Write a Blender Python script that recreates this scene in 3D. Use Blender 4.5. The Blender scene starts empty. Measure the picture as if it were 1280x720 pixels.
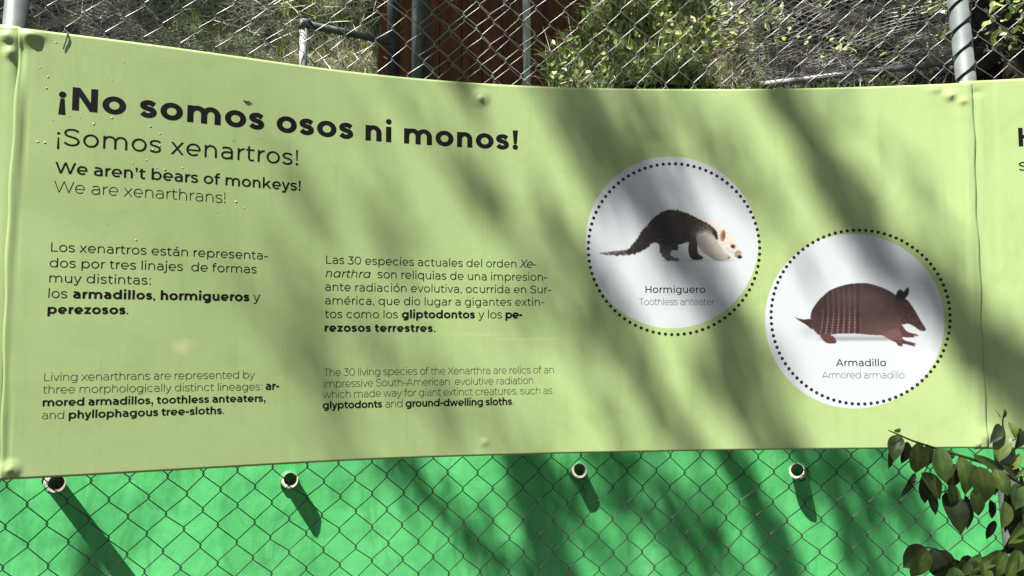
import bpy, math, random
import numpy as np
from mathutils import Vector, Matrix

random.seed(7)
RNG = np.random.default_rng(11)
R = math.radians

# ------------------------------------------------------------------ camera, world, sun, exposure
CAM_Z = 1.6
PITCH = R(3.75)
F = 926.0                                   # focal length in photo pixels (1280 wide)
scene = bpy.context.scene
cam_data = bpy.data.cameras.new('camera')
cam_data.sensor_width = 36.0
cam_data.lens = 36.0 * F / 1280.0
cam_data.clip_end = 500
cam = bpy.data.objects.new('camera', cam_data)
cam.location = (0, 0, CAM_Z)
cam.rotation_euler = (math.pi / 2 + PITCH, 0, 0)
scene.collection.objects.link(cam)
scene.camera = cam

SUN = Vector((-0.36, -0.42, 0.86)).normalized()      # towards the sun
world = bpy.data.worlds.new('World')
scene.world = world
world.use_nodes = True
wn = world.node_tree
wn.nodes.clear()
sky = wn.nodes.new('ShaderNodeTexSky')
sky.sky_type = 'NISHITA'
sky.sun_disc = False
sky.sun_elevation = math.asin(SUN.z)
sky.sun_rotation = math.atan2(SUN.x, SUN.y)
bg = wn.nodes.new('ShaderNodeBackground')
bg.inputs['Strength'].default_value = 0.05
wo = wn.nodes.new('ShaderNodeOutputWorld')
wn.links.new(sky.outputs[0], bg.inputs['Color'])
wn.links.new(bg.outputs[0], wo.inputs['Surface'])

sd = bpy.data.lights.new('sun', 'SUN')
sd.energy = 5.0
sd.angle = R(0.53)
sd.color = (1.0, 0.965, 0.90)
so = bpy.data.objects.new('sun', sd)
so.rotation_euler = SUN.to_track_quat('Z', 'Y').to_euler()
so.location = (-4, -5, 9)
scene.collection.objects.link(so)

scene.view_settings.view_transform = 'Standard'
scene.view_settings.look = 'None'
scene.view_settings.exposure = 1.13
scene.view_settings.gamma = 1.0
scene.view_settings.use_curve_mapping = False

COL = scene.collection
CT, ST = math.cos(PITCH), math.sin(PITCH)


def WP(px, py, depth):
    """world point at a camera depth behind a photo pixel (used to measure the place)"""
    cx, cy = (px - 640) / F * depth, (360 - py) / F * depth
    return Vector((cx, depth * CT - cy * ST, CAM_Z + depth * ST + cy * CT))


def WZ(px, py, z):
    """world point at height z (world) behind a photo pixel"""
    d = WP(px, py, 1.0) - Vector((0, 0, CAM_Z))
    return Vector((0, 0, CAM_Z)) + d * ((z - CAM_Z) / d.z)


# ------------------------------------------------------------------ helpers: objects
def link(o, parent=None):
    COL.objects.link(o)
    if parent is not None:
        o.parent = parent
    return o


def mesh_obj(name, verts, faces, mat=None, parent=None, smooth=False):
    me = bpy.data.meshes.new(name)
    if isinstance(verts, np.ndarray):
        verts = verts.tolist()
    if isinstance(faces, np.ndarray):
        faces = faces.tolist()
    me.from_pydata(verts, [], faces)
    me.update()
    if smooth:
        me.polygons.foreach_set('use_smooth', [True] * len(me.polygons))
    if mat is not None:
        me.materials.append(mat)
    o = bpy.data.objects.new(name, me)
    return link(o, parent)


def empty(name, loc=(0, 0, 0)):
    o = bpy.data.objects.new(name, None)
    o.empty_display_size = 0.1
    o.location = loc
    return link(o)


def tag(o, label=None, cat=None, group=None, kind=None):
    if label: o['label'] = label
    if cat: o['category'] = cat
    if group: o['group'] = group
    if kind: o['kind'] = kind
    return o


def child(o, root):
    """parent o (built in world coordinates) to a root that stands at its base"""
    o.parent = root
    o.matrix_parent_inverse = Matrix.Translation(-Vector(root.location))
    return o


def grid_faces(nu, nv):
    i = np.arange(nu - 1)[:, None]
    j = np.arange(nv - 1)[None, :]
    a = (i * nv + j).ravel()
    return np.stack([a, a + nv, a + nv + 1, a + 1], 1)


def tube_geo(pts, rad, sides=8, cap=True, base=0):
    """verts, faces for a tube through pts; rad a number or a list"""
    pts = [Vector(p) for p in pts]
    n = len(pts)
    rads = rad if hasattr(rad, '__len__') else [rad] * n
    V, Fc = [], []
    up = None
    for i, p in enumerate(pts):
        t = (pts[min(i + 1, n - 1)] - pts[max(i - 1, 0)]).normalized()
        if up is None:
            up = Vector((0, 0, 1)) if abs(t.z) < 0.9 else Vector((0, 1, 0))
        side = t.cross(up)
        if side.length < 1e-6:
            side = t.cross(Vector((1, 0, 0)))
        side.normalize()
        up = side.cross(t).normalized()
        for k in range(sides):
            a = 2 * math.pi * k / sides
            V.append(tuple(p + (side * math.cos(a) + up * math.sin(a)) * rads[i]))
    for i in range(n - 1):
        for k in range(sides):
            a = base + i * sides + k
            b = base + i * sides + (k + 1) % sides
            Fc.append((a, b, b + sides, a + sides))
    if cap:
        Fc.append(tuple(base + k for k in reversed(range(sides))))
        Fc.append(tuple(base + (n - 1) * sides + k for k in range(sides)))
    return V, Fc


def tube(name, pts, rad, mat, parent=None, sides=10, smooth=True, cap=True):
    V, Fc = tube_geo(pts, rad, sides, cap)
    return mesh_obj(name, V, Fc, mat, parent, smooth)


# ------------------------------------------------------------------ helpers: materials
def new_mat(name):
    m = bpy.data.materials.new(name)
    m.use_nodes = True
    nt = m.node_tree
    nt.nodes.clear()
    out = nt.nodes.new('ShaderNodeOutputMaterial')
    b = nt.nodes.new('ShaderNodeBsdfPrincipled')
    nt.links.new(b.outputs[0], out.inputs['Surface'])
    return m, nt, b, out


def N(nt, t, **kw):
    n = nt.nodes.new(t)
    for k, v in kw.items():
        if k.startswith('i_'):
            key = k[2:]
            key = int(key) if key.isdigit() else key
            n.inputs[key].default_value = v
        else:
            setattr(n, k, v)
    return n


def ramp(nt, src, stops):
    r = nt.nodes.new('ShaderNodeValToRGB')
    e = r.color_ramp.elements
    while len(e) < len(stops):
        e.new(0.5)
    for q, (p, c) in zip(e, stops):
        q.position = p
        q.color = (*c, 1) if len(c) == 3 else c
    nt.links.new(src, r.inputs['Fac'])
    return r


def noisy(name, c1, c2, scale=8, rough=0.6, metal=0.0, bump=0.0, bscale=60, detail=6, bdist=0.002, stretch=None, mid=(0.35, 0.65), spec=0.5):
    m, nt, b, out = new_mat(name)
    tc = N(nt, 'ShaderNodeTexCoord')
    mp = N(nt, 'ShaderNodeMapping')
    if stretch: mp.inputs['Scale'].default_value = stretch
    nt.links.new(tc.outputs['Object'], mp.inputs[0])
    n1 = N(nt, 'ShaderNodeTexNoise', i_Scale=scale, i_Detail=detail, i_Roughness=0.6)
    nt.links.new(mp.outputs[0], n1.inputs['Vector'])
    r = ramp(nt, n1.outputs['Fac'], [(mid[0], c1), (mid[1], c2)])
    nt.links.new(r.outputs[0], b.inputs['Base Color'])
    b.inputs['Roughness'].default_value = rough
    b.inputs['Metallic'].default_value = metal
    b.inputs['Specular IOR Level'].default_value = spec
    if bump:
        n2 = N(nt, 'ShaderNodeTexNoise', i_Scale=bscale, i_Detail=8)
        nt.links.new(mp.outputs[0], n2.inputs['Vector'])
        bp = N(nt, 'ShaderNodeBump', i_Strength=bump, i_Distance=bdist)
        nt.links.new(n2.outputs['Fac'], bp.inputs['Height'])
        nt.links.new(bp.outputs[0], b.inputs['Normal'])
    return m


def attr_mat(name, rough=0.6, translucent=0.0, spec=0.3):
    """colour comes from the mesh's own colour attribute (each leaf or blade its own colour)"""
    m, nt, b, out = new_mat(name)
    at = N(nt, 'ShaderNodeVertexColor', layer_name='Col')
    nt.links.new(at.outputs[0], b.inputs['Base Color'])
    b.inputs['Roughness'].default_value = rough
    b.inputs['Specular IOR Level'].default_value = spec
    if translucent:
        tr = N(nt, 'ShaderNodeBsdfTranslucent')
        nt.links.new(at.outputs[0], tr.inputs['Color'])
        mx = N(nt, 'ShaderNodeMixShader', i_0=translucent)
        nt.links.new(b.outputs[0], mx.inputs[1])
        nt.links.new(tr.outputs[0], mx.inputs[2])
        nt.links.new(mx.outputs[0], out.inputs['Surface'])
    return m


def set_cols(o, cols):
    """per-vertex colours (linear rgb)"""
    at = o.data.color_attributes.new('Col', 'FLOAT_COLOR', 'POINT')
    c = np.ones((len(cols), 4), dtype=np.float32)
    c[:, :3] = cols
    at.data.foreach_set('color', c.ravel())


def srgb(r, g, b):
    def l(v):
        v /= 255.0
        return v / 12.92 if v <= 0.04045 else ((v + 0.055) / 1.055) ** 2.4
    return (l(r), l(g), l(b))


# ------------------------------------------------------------------ the line the fence and the banners follow
xt = np.array([-160, -80, 0, 100, 200, 300, 400, 500, 600, 700, 800, 900, 1000, 1100, 1200, 1280, 1360, 1450.])
yt = np.array([13, 22, 32, 44, 57, 71, 85, 96, 104, 109, 111, 111.5, 110.5, 108, 104, 100, 95.5, 90.])
yb = np.array([608, 604, 600, 595, 589, 583.5, 578, 573, 570, 567, 565, 563, 562, 561, 560, 560, 560, 560.])
ZT = 0.67
H = 0.97
_k = (360 - yt) / F
_Y = ZT * (CT - _k * ST) / (ST + _k * CT)
_X = (xt - 640) / F * (_Y * CT + ZT * ST)
# resample smoothly (Catmull-Rom on the measured points)


def catmull(P, m=24):
    P = np.asarray(P, float)
    out = []
    for i in range(len(P) - 1):
        p0, p1, p2, p3 = P[max(i - 1, 0)], P[i], P[i + 1], P[min(i + 2, len(P) - 1)]
        for t in np.arange(m) / m:
            out.append(0.5 * ((2 * p1) + (-p0 + p2) * t + (2 * p0 - 5 * p1 + 4 * p2 - p3) * t * t + (-p0 + 3 * p1 - 3 * p2 + p3) * t ** 3))
    out.append(P[-1])
    return np.array(out)


_C = catmull(np.stack([_X, _Y], 1))
_d = np.hypot(*np.diff(_C, axis=0).T)
CU = np.concatenate([[0], np.cumsum(_d)])          # arc length along the line
CX, CY = _C[:, 0], _C[:, 1]
# light smoothing keeps the curve free of kinks
for _ in range(60):
    CX[1:-1] = CX[1:-1] * .5 + (CX[:-2] + CX[2:]) * .25
    CY[1:-1] = CY[1:-1] * .5 + (CY[:-2] + CY[2:]) * .25
CTX, CTY = np.gradient(CX, CU), np.gradient(CY, CU)
_n = np.hypot(CTX, CTY)
CTX, CTY = CTX / _n, CTY / _n


def proj(X, Y, Z):
    """photo pixel of a point, Z above the camera"""
    d = Y * CT + Z * ST
    return 640 + F * X / d, 360 - F * (Z * CT - Y * ST) / d


# the lower edge is not quite parallel to the upper one
ZB = []
for x, y in zip(CX, CY):
    z = ZT - H
    for _ in range(6):
        px, _py = proj(x, y, z)
        k = (360 - np.interp(px, xt, yb)) / F
        z = y * (ST + k * CT) / (CT - k * ST)
    ZB.append(z)
ZB = np.array(ZB)
for _ in range(200):
    ZB[1:-1] = ZB[1:-1] * .5 + (ZB[:-2] + ZB[2:]) * .25


def px2uv(px, py):
    """point of the banner surface behind a photo pixel, in metres along and up the banner"""
    k = (360 - py) / F
    Z = CY * (ST + k * CT) / (CT - k * ST)
    PX, _ = proj(CX, CY, Z)
    u = float(np.interp(px, PX, CU))
    z = float(np.interp(u, CU, Z))
    zb = float(np.interp(u, CU, ZB))
    return u, (z - zb) / (ZT - zb) * H


BUMPS = []      # (u, v, su, sv, height)
DISCS_ = []     # flat-topped swellings over bolt heads


def bump_px(px, py, su, sv, h):
    u, v = px2uv(px, py)
    BUMPS.append((u, v, su, sv, h))


for args in [(601, 123, .004, .004, .006), (12, 587, .0035, .0035, .005), (606, 553, .006, .005, .003),
             (1188, 120, .004, .004, .005), (1170, 112, .012, .006, .003), (1203, 127, .007, .005, .005), (1222, 115, .010, .005, -.0035),
             (1234, 545, .013, .014, .005), (1222, 554, .004, .003, .005),
             (40, 44, .014, .007, .010), (30, 50, .012, .010, .005), (7, 45, .007, .006, .009), (12, 66, .006, .007, .009), (26, 70, .006, .05, -.006),
             (1228, 180, .007, .10, .002), (22, 150, .007, .12, .002), (1218, 400, .006, .2, .002)]:
    bump_px(*args)
for px_, py_, r_, h_ in [(601, 122, .023, .0042), (13, 587, .019, .005), (1187, 119, .018, .0045)]:
    u_, v_ = px2uv(px_, py_)
    DISCS_.append((u_, v_, r_, h_))
U_POST_L = px2uv(14, 100)[0]
U_POST_R = px2uv(1210, 250)[0]
CREASE = [(px2uv(30, 150)[0], .0016, .0016), (px2uv(1208, 300)[0], .0014, .0012), (px2uv(1243, 200)[0], .0016, .0014)]


def disp(u, v):
    d = 0.0012 * np.sin(u * 4.1 + v * 2.0) * np.sin(v * 3.0 + 1.0 + u) + 0.0003 * np.sin(u * 11 - v * 7)
    for bu, bv, su, sv, h in BUMPS:
        r2 = ((u - bu) / su) ** 2 + ((v - bv) / sv) ** 2
        d = d + h * np.exp(-0.5 * r2)
    for bu, bv, r_, h_ in DISCS_:
        q = np.hypot(u - bu, v - bv) / r_
        d = d + h_ * (.65 * np.exp(-q ** 6) + .35 * np.exp(-3 * q * q))
    for cu, cw, ch in CREASE:
        d = d - ch * np.exp(-0.5 * ((u - cu + 0.006 * np.sin(v * 5)) / cw) ** 2)
    d = d + 0.0035 * np.exp(-0.5 * ((u - U_POST_L) / .012) ** 2) + 0.003 * np.exp(-0.5 * ((u - U_POST_R) / .014) ** 2)
    return d


def BP(u, v, off=0.0, flat=False):
    """world points of the banner surface; u along, v up (metres), off towards the viewer"""
    u = np.asarray(u, float)
    v = np.asarray(v, float)
    x, y = np.interp(u, CU, CX), np.interp(u, CU, CY)
    tx, ty = np.interp(u, CU, CTX), np.interp(u, CU, CTY)
    zb = np.interp(u, CU, ZB)
    z = zb + (ZT - zb) * v / H
    o = off if flat else off + disp(u, v)
    return np.stack([x + ty * o, y - tx * o, z + CAM_Z + 0 * o], -1)


def uv2px(u, v):
    P = BP(u, v)
    return proj(P[..., 0], P[..., 1], P[..., 2] - CAM_Z)


def px_scale(px, py):
    u, v = px2uv(px, py)
    P = BP(u, v)
    return F / (P[1] * CT + (P[2] - CAM_Z) * ST)


# ------------------------------------------------------------------ materials
M_POST = noisy('galvanised_post', (.12, .14, .137), (.20, .225, .22), scale=14, rough=.5, metal=.1, bump=.15, bscale=90)
M_PALEPIPE = noisy('pale_pipe', (.42, .43, .42), (.60, .61, .60), scale=14, rough=.4, metal=.1, bump=.15, bscale=90)
M_POSTD = noisy('dark_grey_post', (.06, .075, .075), (.11, .125, .125), scale=14, rough=.5, metal=.2, bump=.15, bscale=90)
M_INK = noisy('black_print', (.007, .006, .007), (.012, .011, .012), scale=30, rough=.5, spec=.12)
M_INKL = noisy('grey_print', (.03, .036, .028), (.045, .052, .04), scale=30, rough=.5, spec=.12)
M_INKG = noisy('light_grey_print', (.10, .105, .11), (.13, .135, .14), scale=30, rough=.5, spec=.12)
M_PVC = noisy('white_pipe_plastic', (.44, .41, .33), (.64, .61, .53), scale=25, rough=.4, bump=.1)
M_PVCIN = noisy('pipe_dirt', (.05, .035, .02), (.28, .22, .13), scale=60, rough=.9)
M_DARKWIRE = noisy('black_lacing_wire', (.012, .012, .012), (.03, .03, .03), scale=60, rough=.45)


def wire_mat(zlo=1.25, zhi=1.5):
    # galvanised fabric, lower half coloured nearly black to stand in for shade below the banner
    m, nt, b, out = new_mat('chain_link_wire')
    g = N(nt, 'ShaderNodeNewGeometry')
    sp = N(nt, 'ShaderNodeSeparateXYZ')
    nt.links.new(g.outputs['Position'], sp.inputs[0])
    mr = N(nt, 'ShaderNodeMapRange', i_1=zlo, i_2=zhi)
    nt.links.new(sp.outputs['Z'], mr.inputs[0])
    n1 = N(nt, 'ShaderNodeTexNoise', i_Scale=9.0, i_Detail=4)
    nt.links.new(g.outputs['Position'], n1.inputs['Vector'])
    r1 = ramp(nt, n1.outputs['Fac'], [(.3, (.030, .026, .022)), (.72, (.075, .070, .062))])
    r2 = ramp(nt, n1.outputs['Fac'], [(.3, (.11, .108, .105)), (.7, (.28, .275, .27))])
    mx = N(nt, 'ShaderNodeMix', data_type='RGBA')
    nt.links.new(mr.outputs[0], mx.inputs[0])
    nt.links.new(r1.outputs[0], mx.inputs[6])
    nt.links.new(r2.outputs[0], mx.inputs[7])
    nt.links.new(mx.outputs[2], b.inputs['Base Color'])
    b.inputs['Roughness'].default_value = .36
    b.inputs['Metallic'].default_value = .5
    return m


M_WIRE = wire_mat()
M_WIREB = noisy('old_galvanised_wire', (.22, .21, .19), (.46, .45, .43), scale=6, rough=.45, metal=.3)

BASE_GREEN = (.395, .520, .222)
WHITE = (.57, .605, .64)


def banner_mat(name, discs, base=BASE_GREEN, spots=(), attr=False):
    m, nt, b, out = new_mat(name)
    if attr:
        at = N(nt, 'ShaderNodeVertexColor', layer_name='Col')
        col = at.outputs[0]
    else:
        uv = N(nt, 'ShaderNodeUVMap', uv_map='UVMap')
        n1 = N(nt, 'ShaderNodeTexNoise', i_Scale=2.2, i_Detail=5, i_Roughness=.55)
        nt.links.new(uv.outputs[0], n1.inputs['Vector'])
        lo = tuple(c * .95 for c in base)
        hi = tuple(min(1, c * 1.05) for c in base)
        r = ramp(nt, n1.outputs['Fac'], [(.35, lo), (.65, hi)])
        n3 = N(nt, 'ShaderNodeTexNoise', i_Scale=160.0, i_Detail=3)
        nt.links.new(uv.outputs[0], n3.inputs['Vector'])
        dust = ramp(nt, n3.outputs['Fac'], [(.70, (0, 0, 0)), (.80, (1, 1, 1))])
        mxd = N(nt, 'ShaderNodeMix', data_type='RGBA')
        mlt = N(nt, 'ShaderNodeMath', operation='MULTIPLY', i_1=.25)
        nt.links.new(dust.outputs[0], mlt.inputs[0])
        nt.links.new(mlt.outputs[0], mxd.inputs[0])
        nt.links.new(r.outputs[0], mxd.inputs[6])
        mxd.inputs[7].default_value = (.30, .33, .16, 1)
        col = mxd.outputs[2]
        # faint rain runs and rubbed patches
        mpr = N(nt, 'ShaderNodeMapping')
        mpr.inputs['Scale'].default_value = (26, 2.2, 1)
        mpr.inputs['Rotation'].default_value = (0, 0, .06)
        nt.links.new(uv.outputs[0], mpr.inputs[0])
        nr = N(nt, 'ShaderNodeTexNoise', i_Scale=1.0, i_Detail=6, i_Roughness=.7)
        nt.links.new(mpr.outputs[0], nr.inputs['Vector'])
        rr_ = ramp(nt, nr.outputs['Fac'], [(.30, (.90, .91, .86)), (.45, (1, 1, 1)), (.62, (1, 1, 1)), (.78, (1.10, 1.08, 1.16))])
        ns = N(nt, 'ShaderNodeTexNoise', i_Scale=6.0, i_Detail=9, i_Roughness=.75, i_Distortion=.8)
        nt.links.new(uv.outputs[0], ns.inputs['Vector'])
        rs_ = ramp(nt, ns.outputs['Fac'], [(.33, (.91, .92, .88)), (.5, (1, 1, 1)), (.70, (1.05, 1.03, 1.10))])
        for src in (rr_, rs_):
            mm = N(nt, 'ShaderNodeMix', data_type='RGBA', blend_type='MULTIPLY')
            mm.inputs[0].default_value = 1.0
            nt.links.new(col, mm.inputs[6])
            nt.links.new(src.outputs[0], mm.inputs[7])
            col = mm.outputs[2]
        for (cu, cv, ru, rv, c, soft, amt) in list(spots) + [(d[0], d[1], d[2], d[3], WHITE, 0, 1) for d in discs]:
            mp = N(nt, 'ShaderNodeMapping', vector_type='POINT')
            mp.inputs['Location'].default_value = (-cu / ru, -cv / rv, 0)
            mp.inputs['Scale'].default_value = (1 / ru, 1 / rv, 0)
            nt.links.new(uv.outputs[0], mp.inputs[0])
            ln = N(nt, 'ShaderNodeVectorMath', operation='LENGTH')
            nt.links.new(mp.outputs[0], ln.inputs[0])
            if soft:
                add = N(nt, 'ShaderNodeMath', operation='ADD')
                nn = N(nt, 'ShaderNodeTexNoise', i_Scale=40.0, i_Detail=3)
                nt.links.new(uv.outputs[0], nn.inputs['Vector'])
                nt.links.new(nn.outputs['Fac'], add.inputs[0])
                nt.links.new(ln.outputs['Value'], add.inputs[1])
                mr = N(nt, 'ShaderNodeMapRange', i_1=.75, i_2=1.6, i_3=amt, i_4=0.0)
                nt.links.new(add.outputs[0], mr.inputs[0])
                fac = mr.outputs[0]
            else:
                lt = N(nt, 'ShaderNodeMath', operation='LESS_THAN', i_1=1.0)
                nt.links.new(ln.outputs['Value'], lt.inputs[0])
                fac = lt.outputs[0]
            mx = N(nt, 'ShaderNodeMix', data_type='RGBA')
            nt.links.new(fac, mx.inputs[0])
            nt.links.new(col, mx.inputs[6])
            mx.inputs[7].default_value = (*c, 1)
            col = mx.outputs[2]
    nt.links.new(col, b.inputs['Base Color'])
    n2 = N(nt, 'ShaderNodeTexNoise', i_Scale=3.0, i_Detail=3)
    g = N(nt, 'ShaderNodeNewGeometry')
    nt.links.new(g.outputs['Position'], n2.inputs['Vector'])
    rr = N(nt, 'ShaderNodeMapRange', i_1=.3, i_2=.7, i_3=.30, i_4=.45)
    nt.links.new(n2.outputs['Fac'], rr.inputs[0])
    nt.links.new(rr.outputs[0], b.inputs['Roughness'])
    b.inputs['Specular IOR Level'].default_value = .45
    bp = N(nt, 'ShaderNodeBump', i_Strength=.12, i_Distance=.004)
    n4 = N(nt, 'ShaderNodeTexNoise', i_Scale=5.0, i_Detail=4)
    nt.links.new(g.outputs['Position'], n4.inputs['Vector'])
    nt.links.new(n4.outputs['Fac'], bp.inputs['Height'])
    nt.links.new(bp.outputs[0], b.inputs['Normal'])
    return m

# ------------------------------------------------------------------ lettering: a geometric sans drawn as pen strokes
XH, CAP, ASC, DESC = .535, .70, .745, -.195


def arc(cx, cy, rx, ry, a0, a1, n=None):
    n = n or max(5, int(abs(a1 - a0) / 9))
    return [(cx + rx * math.cos(R(a0 + (a1 - a0) * i / n)), cy + ry * math.sin(R(a0 + (a1 - a0) * i / n))) for i in range(n + 1)]


def bez(p0, p1, p2, p3, n=10):
    out = []
    for i in range(n + 1):
        t = i / n
        s = 1 - t
        out.append(tuple(s ** 3 * a + 3 * s * s * t * b + 3 * s * t * t * c + t ** 3 * d for a, b, c, d in zip(p0, p1, p2, p3)))
    return out


class Glyph:
    def __init__(s, w):
        s.w = w                                # vertical stem
        s.h = w * (.96 if w < .09 else .86)    # horizontal stroke
        s.quads = []                           # groups: (verts, faces)
        s.sb = .098 - .2 * w
        s.rb = .052 - .09 * w

    def pen(s, pts, closed=False, k=1.0):
        P = np.array(pts, float)
        n = len(P)
        if closed:
            T = np.roll(P, -1, 0) - np.roll(P, 1, 0)
        else:
            T = np.gradient(P, axis=0)
        T /= np.maximum(np.hypot(T[:, 0], T[:, 1]), 1e-9)[:, None]
        Nn = np.stack([-T[:, 1], T[:, 0]], 1)
        hw = .5 * k * np.sqrt((s.w * Nn[:, 0]) ** 2 + (s.h * Nn[:, 1]) ** 2)[:, None]
        L, Rr = P + Nn * hw, P - Nn * hw
        V = np.concatenate([L, Rr])
        m = n if closed else n - 1
        Fc = [(i, n + i, n + (i + 1) % n, (i + 1) % n) for i in range(m)]
        s.quads.append((V, Fc))

    def rect(s, x0, y0, x1, y1):
        s.quads.append((np.array([(x0, y0), (x1, y0), (x1, y1), (x0, y1)], float), [(0, 1, 2, 3)]))

    def poly(s, pts):
        s.quads.append((np.array(pts, float), [tuple(range(len(pts)))]))

    def dot(s, cx, cy, r):
        s.quads.append((np.array(arc(cx, cy, r, r, 0, 345, 23)), [tuple(range(24))]))

    def diag(s, x0, y0, x1, y1, k=1.0):
        dx, dy = x1 - x0, y1 - y0
        hw = .5 * k * s.w * math.hypot(dx, dy) / abs(dy) * .95
        s.quads.append((np.array([(x0 - hw, y0), (x0 + hw, y0), (x1 + hw, y1), (x1 - hw, y1)], float), [(0, 1, 2, 3)]))


def glyph(ch, w, it=False):
    g = Glyph(w)
    h, sb, rb = g.h, g.sb, g.rb
    x0 = sb + w / 2                     # centre of a left stem
    bw = .548 + .75 * (w - .075)        # outer width of a bowl
    dr = .043 + .42 * (w - .05)         # dot radius
    OV = .01

    def bowl(cx):
        g.pen(arc(cx, XH / 2, bw / 2 - w / 2, (XH + 2 * OV) / 2 - h / 2, 0, 350, 35), True)

    def arch(xa, xb, top=XH, k=1.0):
        rx = (xb - xa) / 2
        ry = min(rx * 1.02, .25)
        yt_ = top + OV - h / 2
        g.pen(arc(xa + rx, yt_ - ry, rx, ry, 180, 0, 18) + [(xb, yt_ - ry - .02), (xb, 0)])

    base = {'á': 'a', 'é': 'e', 'ó': 'o'}.get(ch, ch)
    adv = .6
    if base == ' ':
        return g, .262
    if base == 'o':
        cx = rb + bw / 2
        bowl(cx)
        adv = bw + 2 * rb
    elif base in 'bp':
        cx = sb + bw / 2 + .01
        bowl(cx)
        g.rect(sb, 0 if base == 'b' else DESC, sb + w, ASC if base == 'b' else XH)
        adv = sb + bw + .01 + rb
    elif base in 'dq' or (base == 'a' and it):
        cx = rb + bw / 2
        bowl(cx)
        xr = rb + bw + .01
        g.rect(xr - w, DESC if base == 'q' else 0, xr, ASC if base == 'd' else XH)
        adv = xr + sb
    elif base == 'g':
        cx = rb + bw / 2
        bowl(cx)
        xr = rb + bw + .01 - w / 2
        g.pen([(xr, XH), (xr, .03)] + arc(xr - (bw / 2 - w / 2), .01, bw / 2 - w / 2, -DESC + .01 - h / 2, 0, -128, 18))
        adv = xr + w / 2 + sb
    elif base == 'c':
        cx = rb + bw / 2
        g.pen(arc(cx, XH / 2, bw / 2 - w / 2, XH / 2 + OV - h / 2, 42, 318, 30))
        adv = bw + rb * 1.4
    elif base == 'e':
        cx = rb + bw / 2
        rx, ry = bw / 2 - w / 2, XH / 2 + OV - h / 2
        g.pen(arc(cx, XH / 2, rx, ry, -4, 314, 34))
        g.rect(rb + w * .5, XH / 2 - h * .47 - .012, rb + bw - w * .3, XH / 2 + h * .4 - .012)
        adv = bw + 2 * rb
    elif base == 'a':
        aw = .455 + .45 * (w - .075)
        xl = rb + .02
        xr = xl + aw - w / 2
        yt_ = XH + OV - h / 2
        r = .17
        cx = (xl + xr) / 2 + .02
        g.pen(bez((xl + .045, XH - .085 + h * .08), (xl + .11, XH - .02), (cx - .05, yt_), (cx + .005, yt_), 8)[:-1]
              + arc(cx + .005, yt_ - r, xr - cx - .005, r, 90, 0, 10) + [(xr, .2), (xr, 0)])
        yb1, yb0 = .315, -OV + h / 2
        m = (yb1 + yb0) / 2
        ry = (yb1 - yb0) / 2
        xa = xl + w / 2 - .01
        g.pen([(xr, yb1 - h * .1), (xa + ry * 1.15, yb1 - h * .1)] + arc(xa + ry * 1.15, m - h * .05, ry * 1.15, ry - h * .05, 96, 264, 16)
              + bez((xa + ry * 1.15, yb0), (xr - .11, yb0), (xr - .02, .06), (xr, .15), 8)[1:])
        adv = xr + w / 2 + sb
    elif base in 'nhu':
        nw = .478 + .55 * (w - .075)
        xr = sb + nw - w / 2
        if base == 'u':
            rx = (xr - x0) / 2
            ry = min(rx * 1.02, .25)
            g.pen([(x0, XH), (x0, ry + h / 2)] + arc(x0 + rx, ry + h / 2 - OV, rx, ry, 180, 360, 18))
            g.rect(xr - w / 2, 0, xr + w / 2, XH)
        else:
            arch(x0, xr)
            g.rect(sb, 0, sb + w, ASC if base == 'h' else XH)
        adv = sb + nw + sb
    elif base == 'm':
        mw = .86 + .9 * (w - .075)
        xr = sb + mw - w / 2
        xm = (x0 + xr) / 2
        g.rect(sb, 0, sb + w, XH)
        arch(x0, xm)
        arch(xm, xr)
        adv = mw + 2 * sb
    elif base == 'r':
        g.rect(sb, 0, sb + w, XH)
        yt_ = XH + OV - h / 2
        g.pen(arc(x0 + .23, yt_ - .25, .23, .25, 175, 92, 12) + [(x0 + .245, yt_)])
        adv = x0 + .255
    elif base == 's':
        sw = .425 + .35 * (w - .075)
        xl, xr = rb + w / 2 - .01, rb - .01 + sw - w / 2
        cx = (xl + xr) / 2
        yt_, yb0 = XH + OV - h / 2, -OV + h / 2
        ym = (yt_ + yb0) / 2
        q = (yt_ - yb0) / 4
        g.pen(bez((xr + w * .12, yt_ - .062), (xr - .07, yt_ - .012), (cx + .07, yt_), (cx + .01, yt_), 7)[:-1]
              + bez((cx + .01, yt_), (xl + .05, yt_), (xl, yt_ - q * .45), (xl, yt_ - q * 1.0), 8)[:-1]
              + bez((xl, yt_ - q), (xl, ym - .01), (xr, ym + .045), (xr, yb0 + q), 14)[:-1]
              + bez((xr, yb0 + q), (xr, yb0 + q * .4), (xr - .06, yb0), (cx - .01, yb0), 8)[:-1]
              + bez((cx - .01, yb0), (cx - .08, yb0), (xl + .03, yb0 + .025), (xl - w * .15, yb0 + .075), 7))
        adv = sw + 2 * rb - .01
    elif base == 't':
        xs = .10 + w / 2
        yb0 = -OV + h / 2
        g.pen([(xs, .655), (xs, .14)] + arc(xs + .125, yb0 + .125, .125, .125, 180, 272, 10) + [(xs + .21, yb0 + .028)])
        g.rect(.02, XH - h, xs + .215, XH)
        adv = xs + .25
    elif base == 'f':
        xs = .10 + w / 2
        yt_ = ASC + .005 - h / 2
        g.pen([(xs, 0), (xs, yt_ - .13)] + arc(xs + .125, yt_ - .125, .125, .125, 180, 90, 10) + [(xs + .20, yt_ - .022)])
        g.rect(.02, XH - h, xs + .2, XH)
        adv = xs + .235
    elif base in 'ilj':
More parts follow.
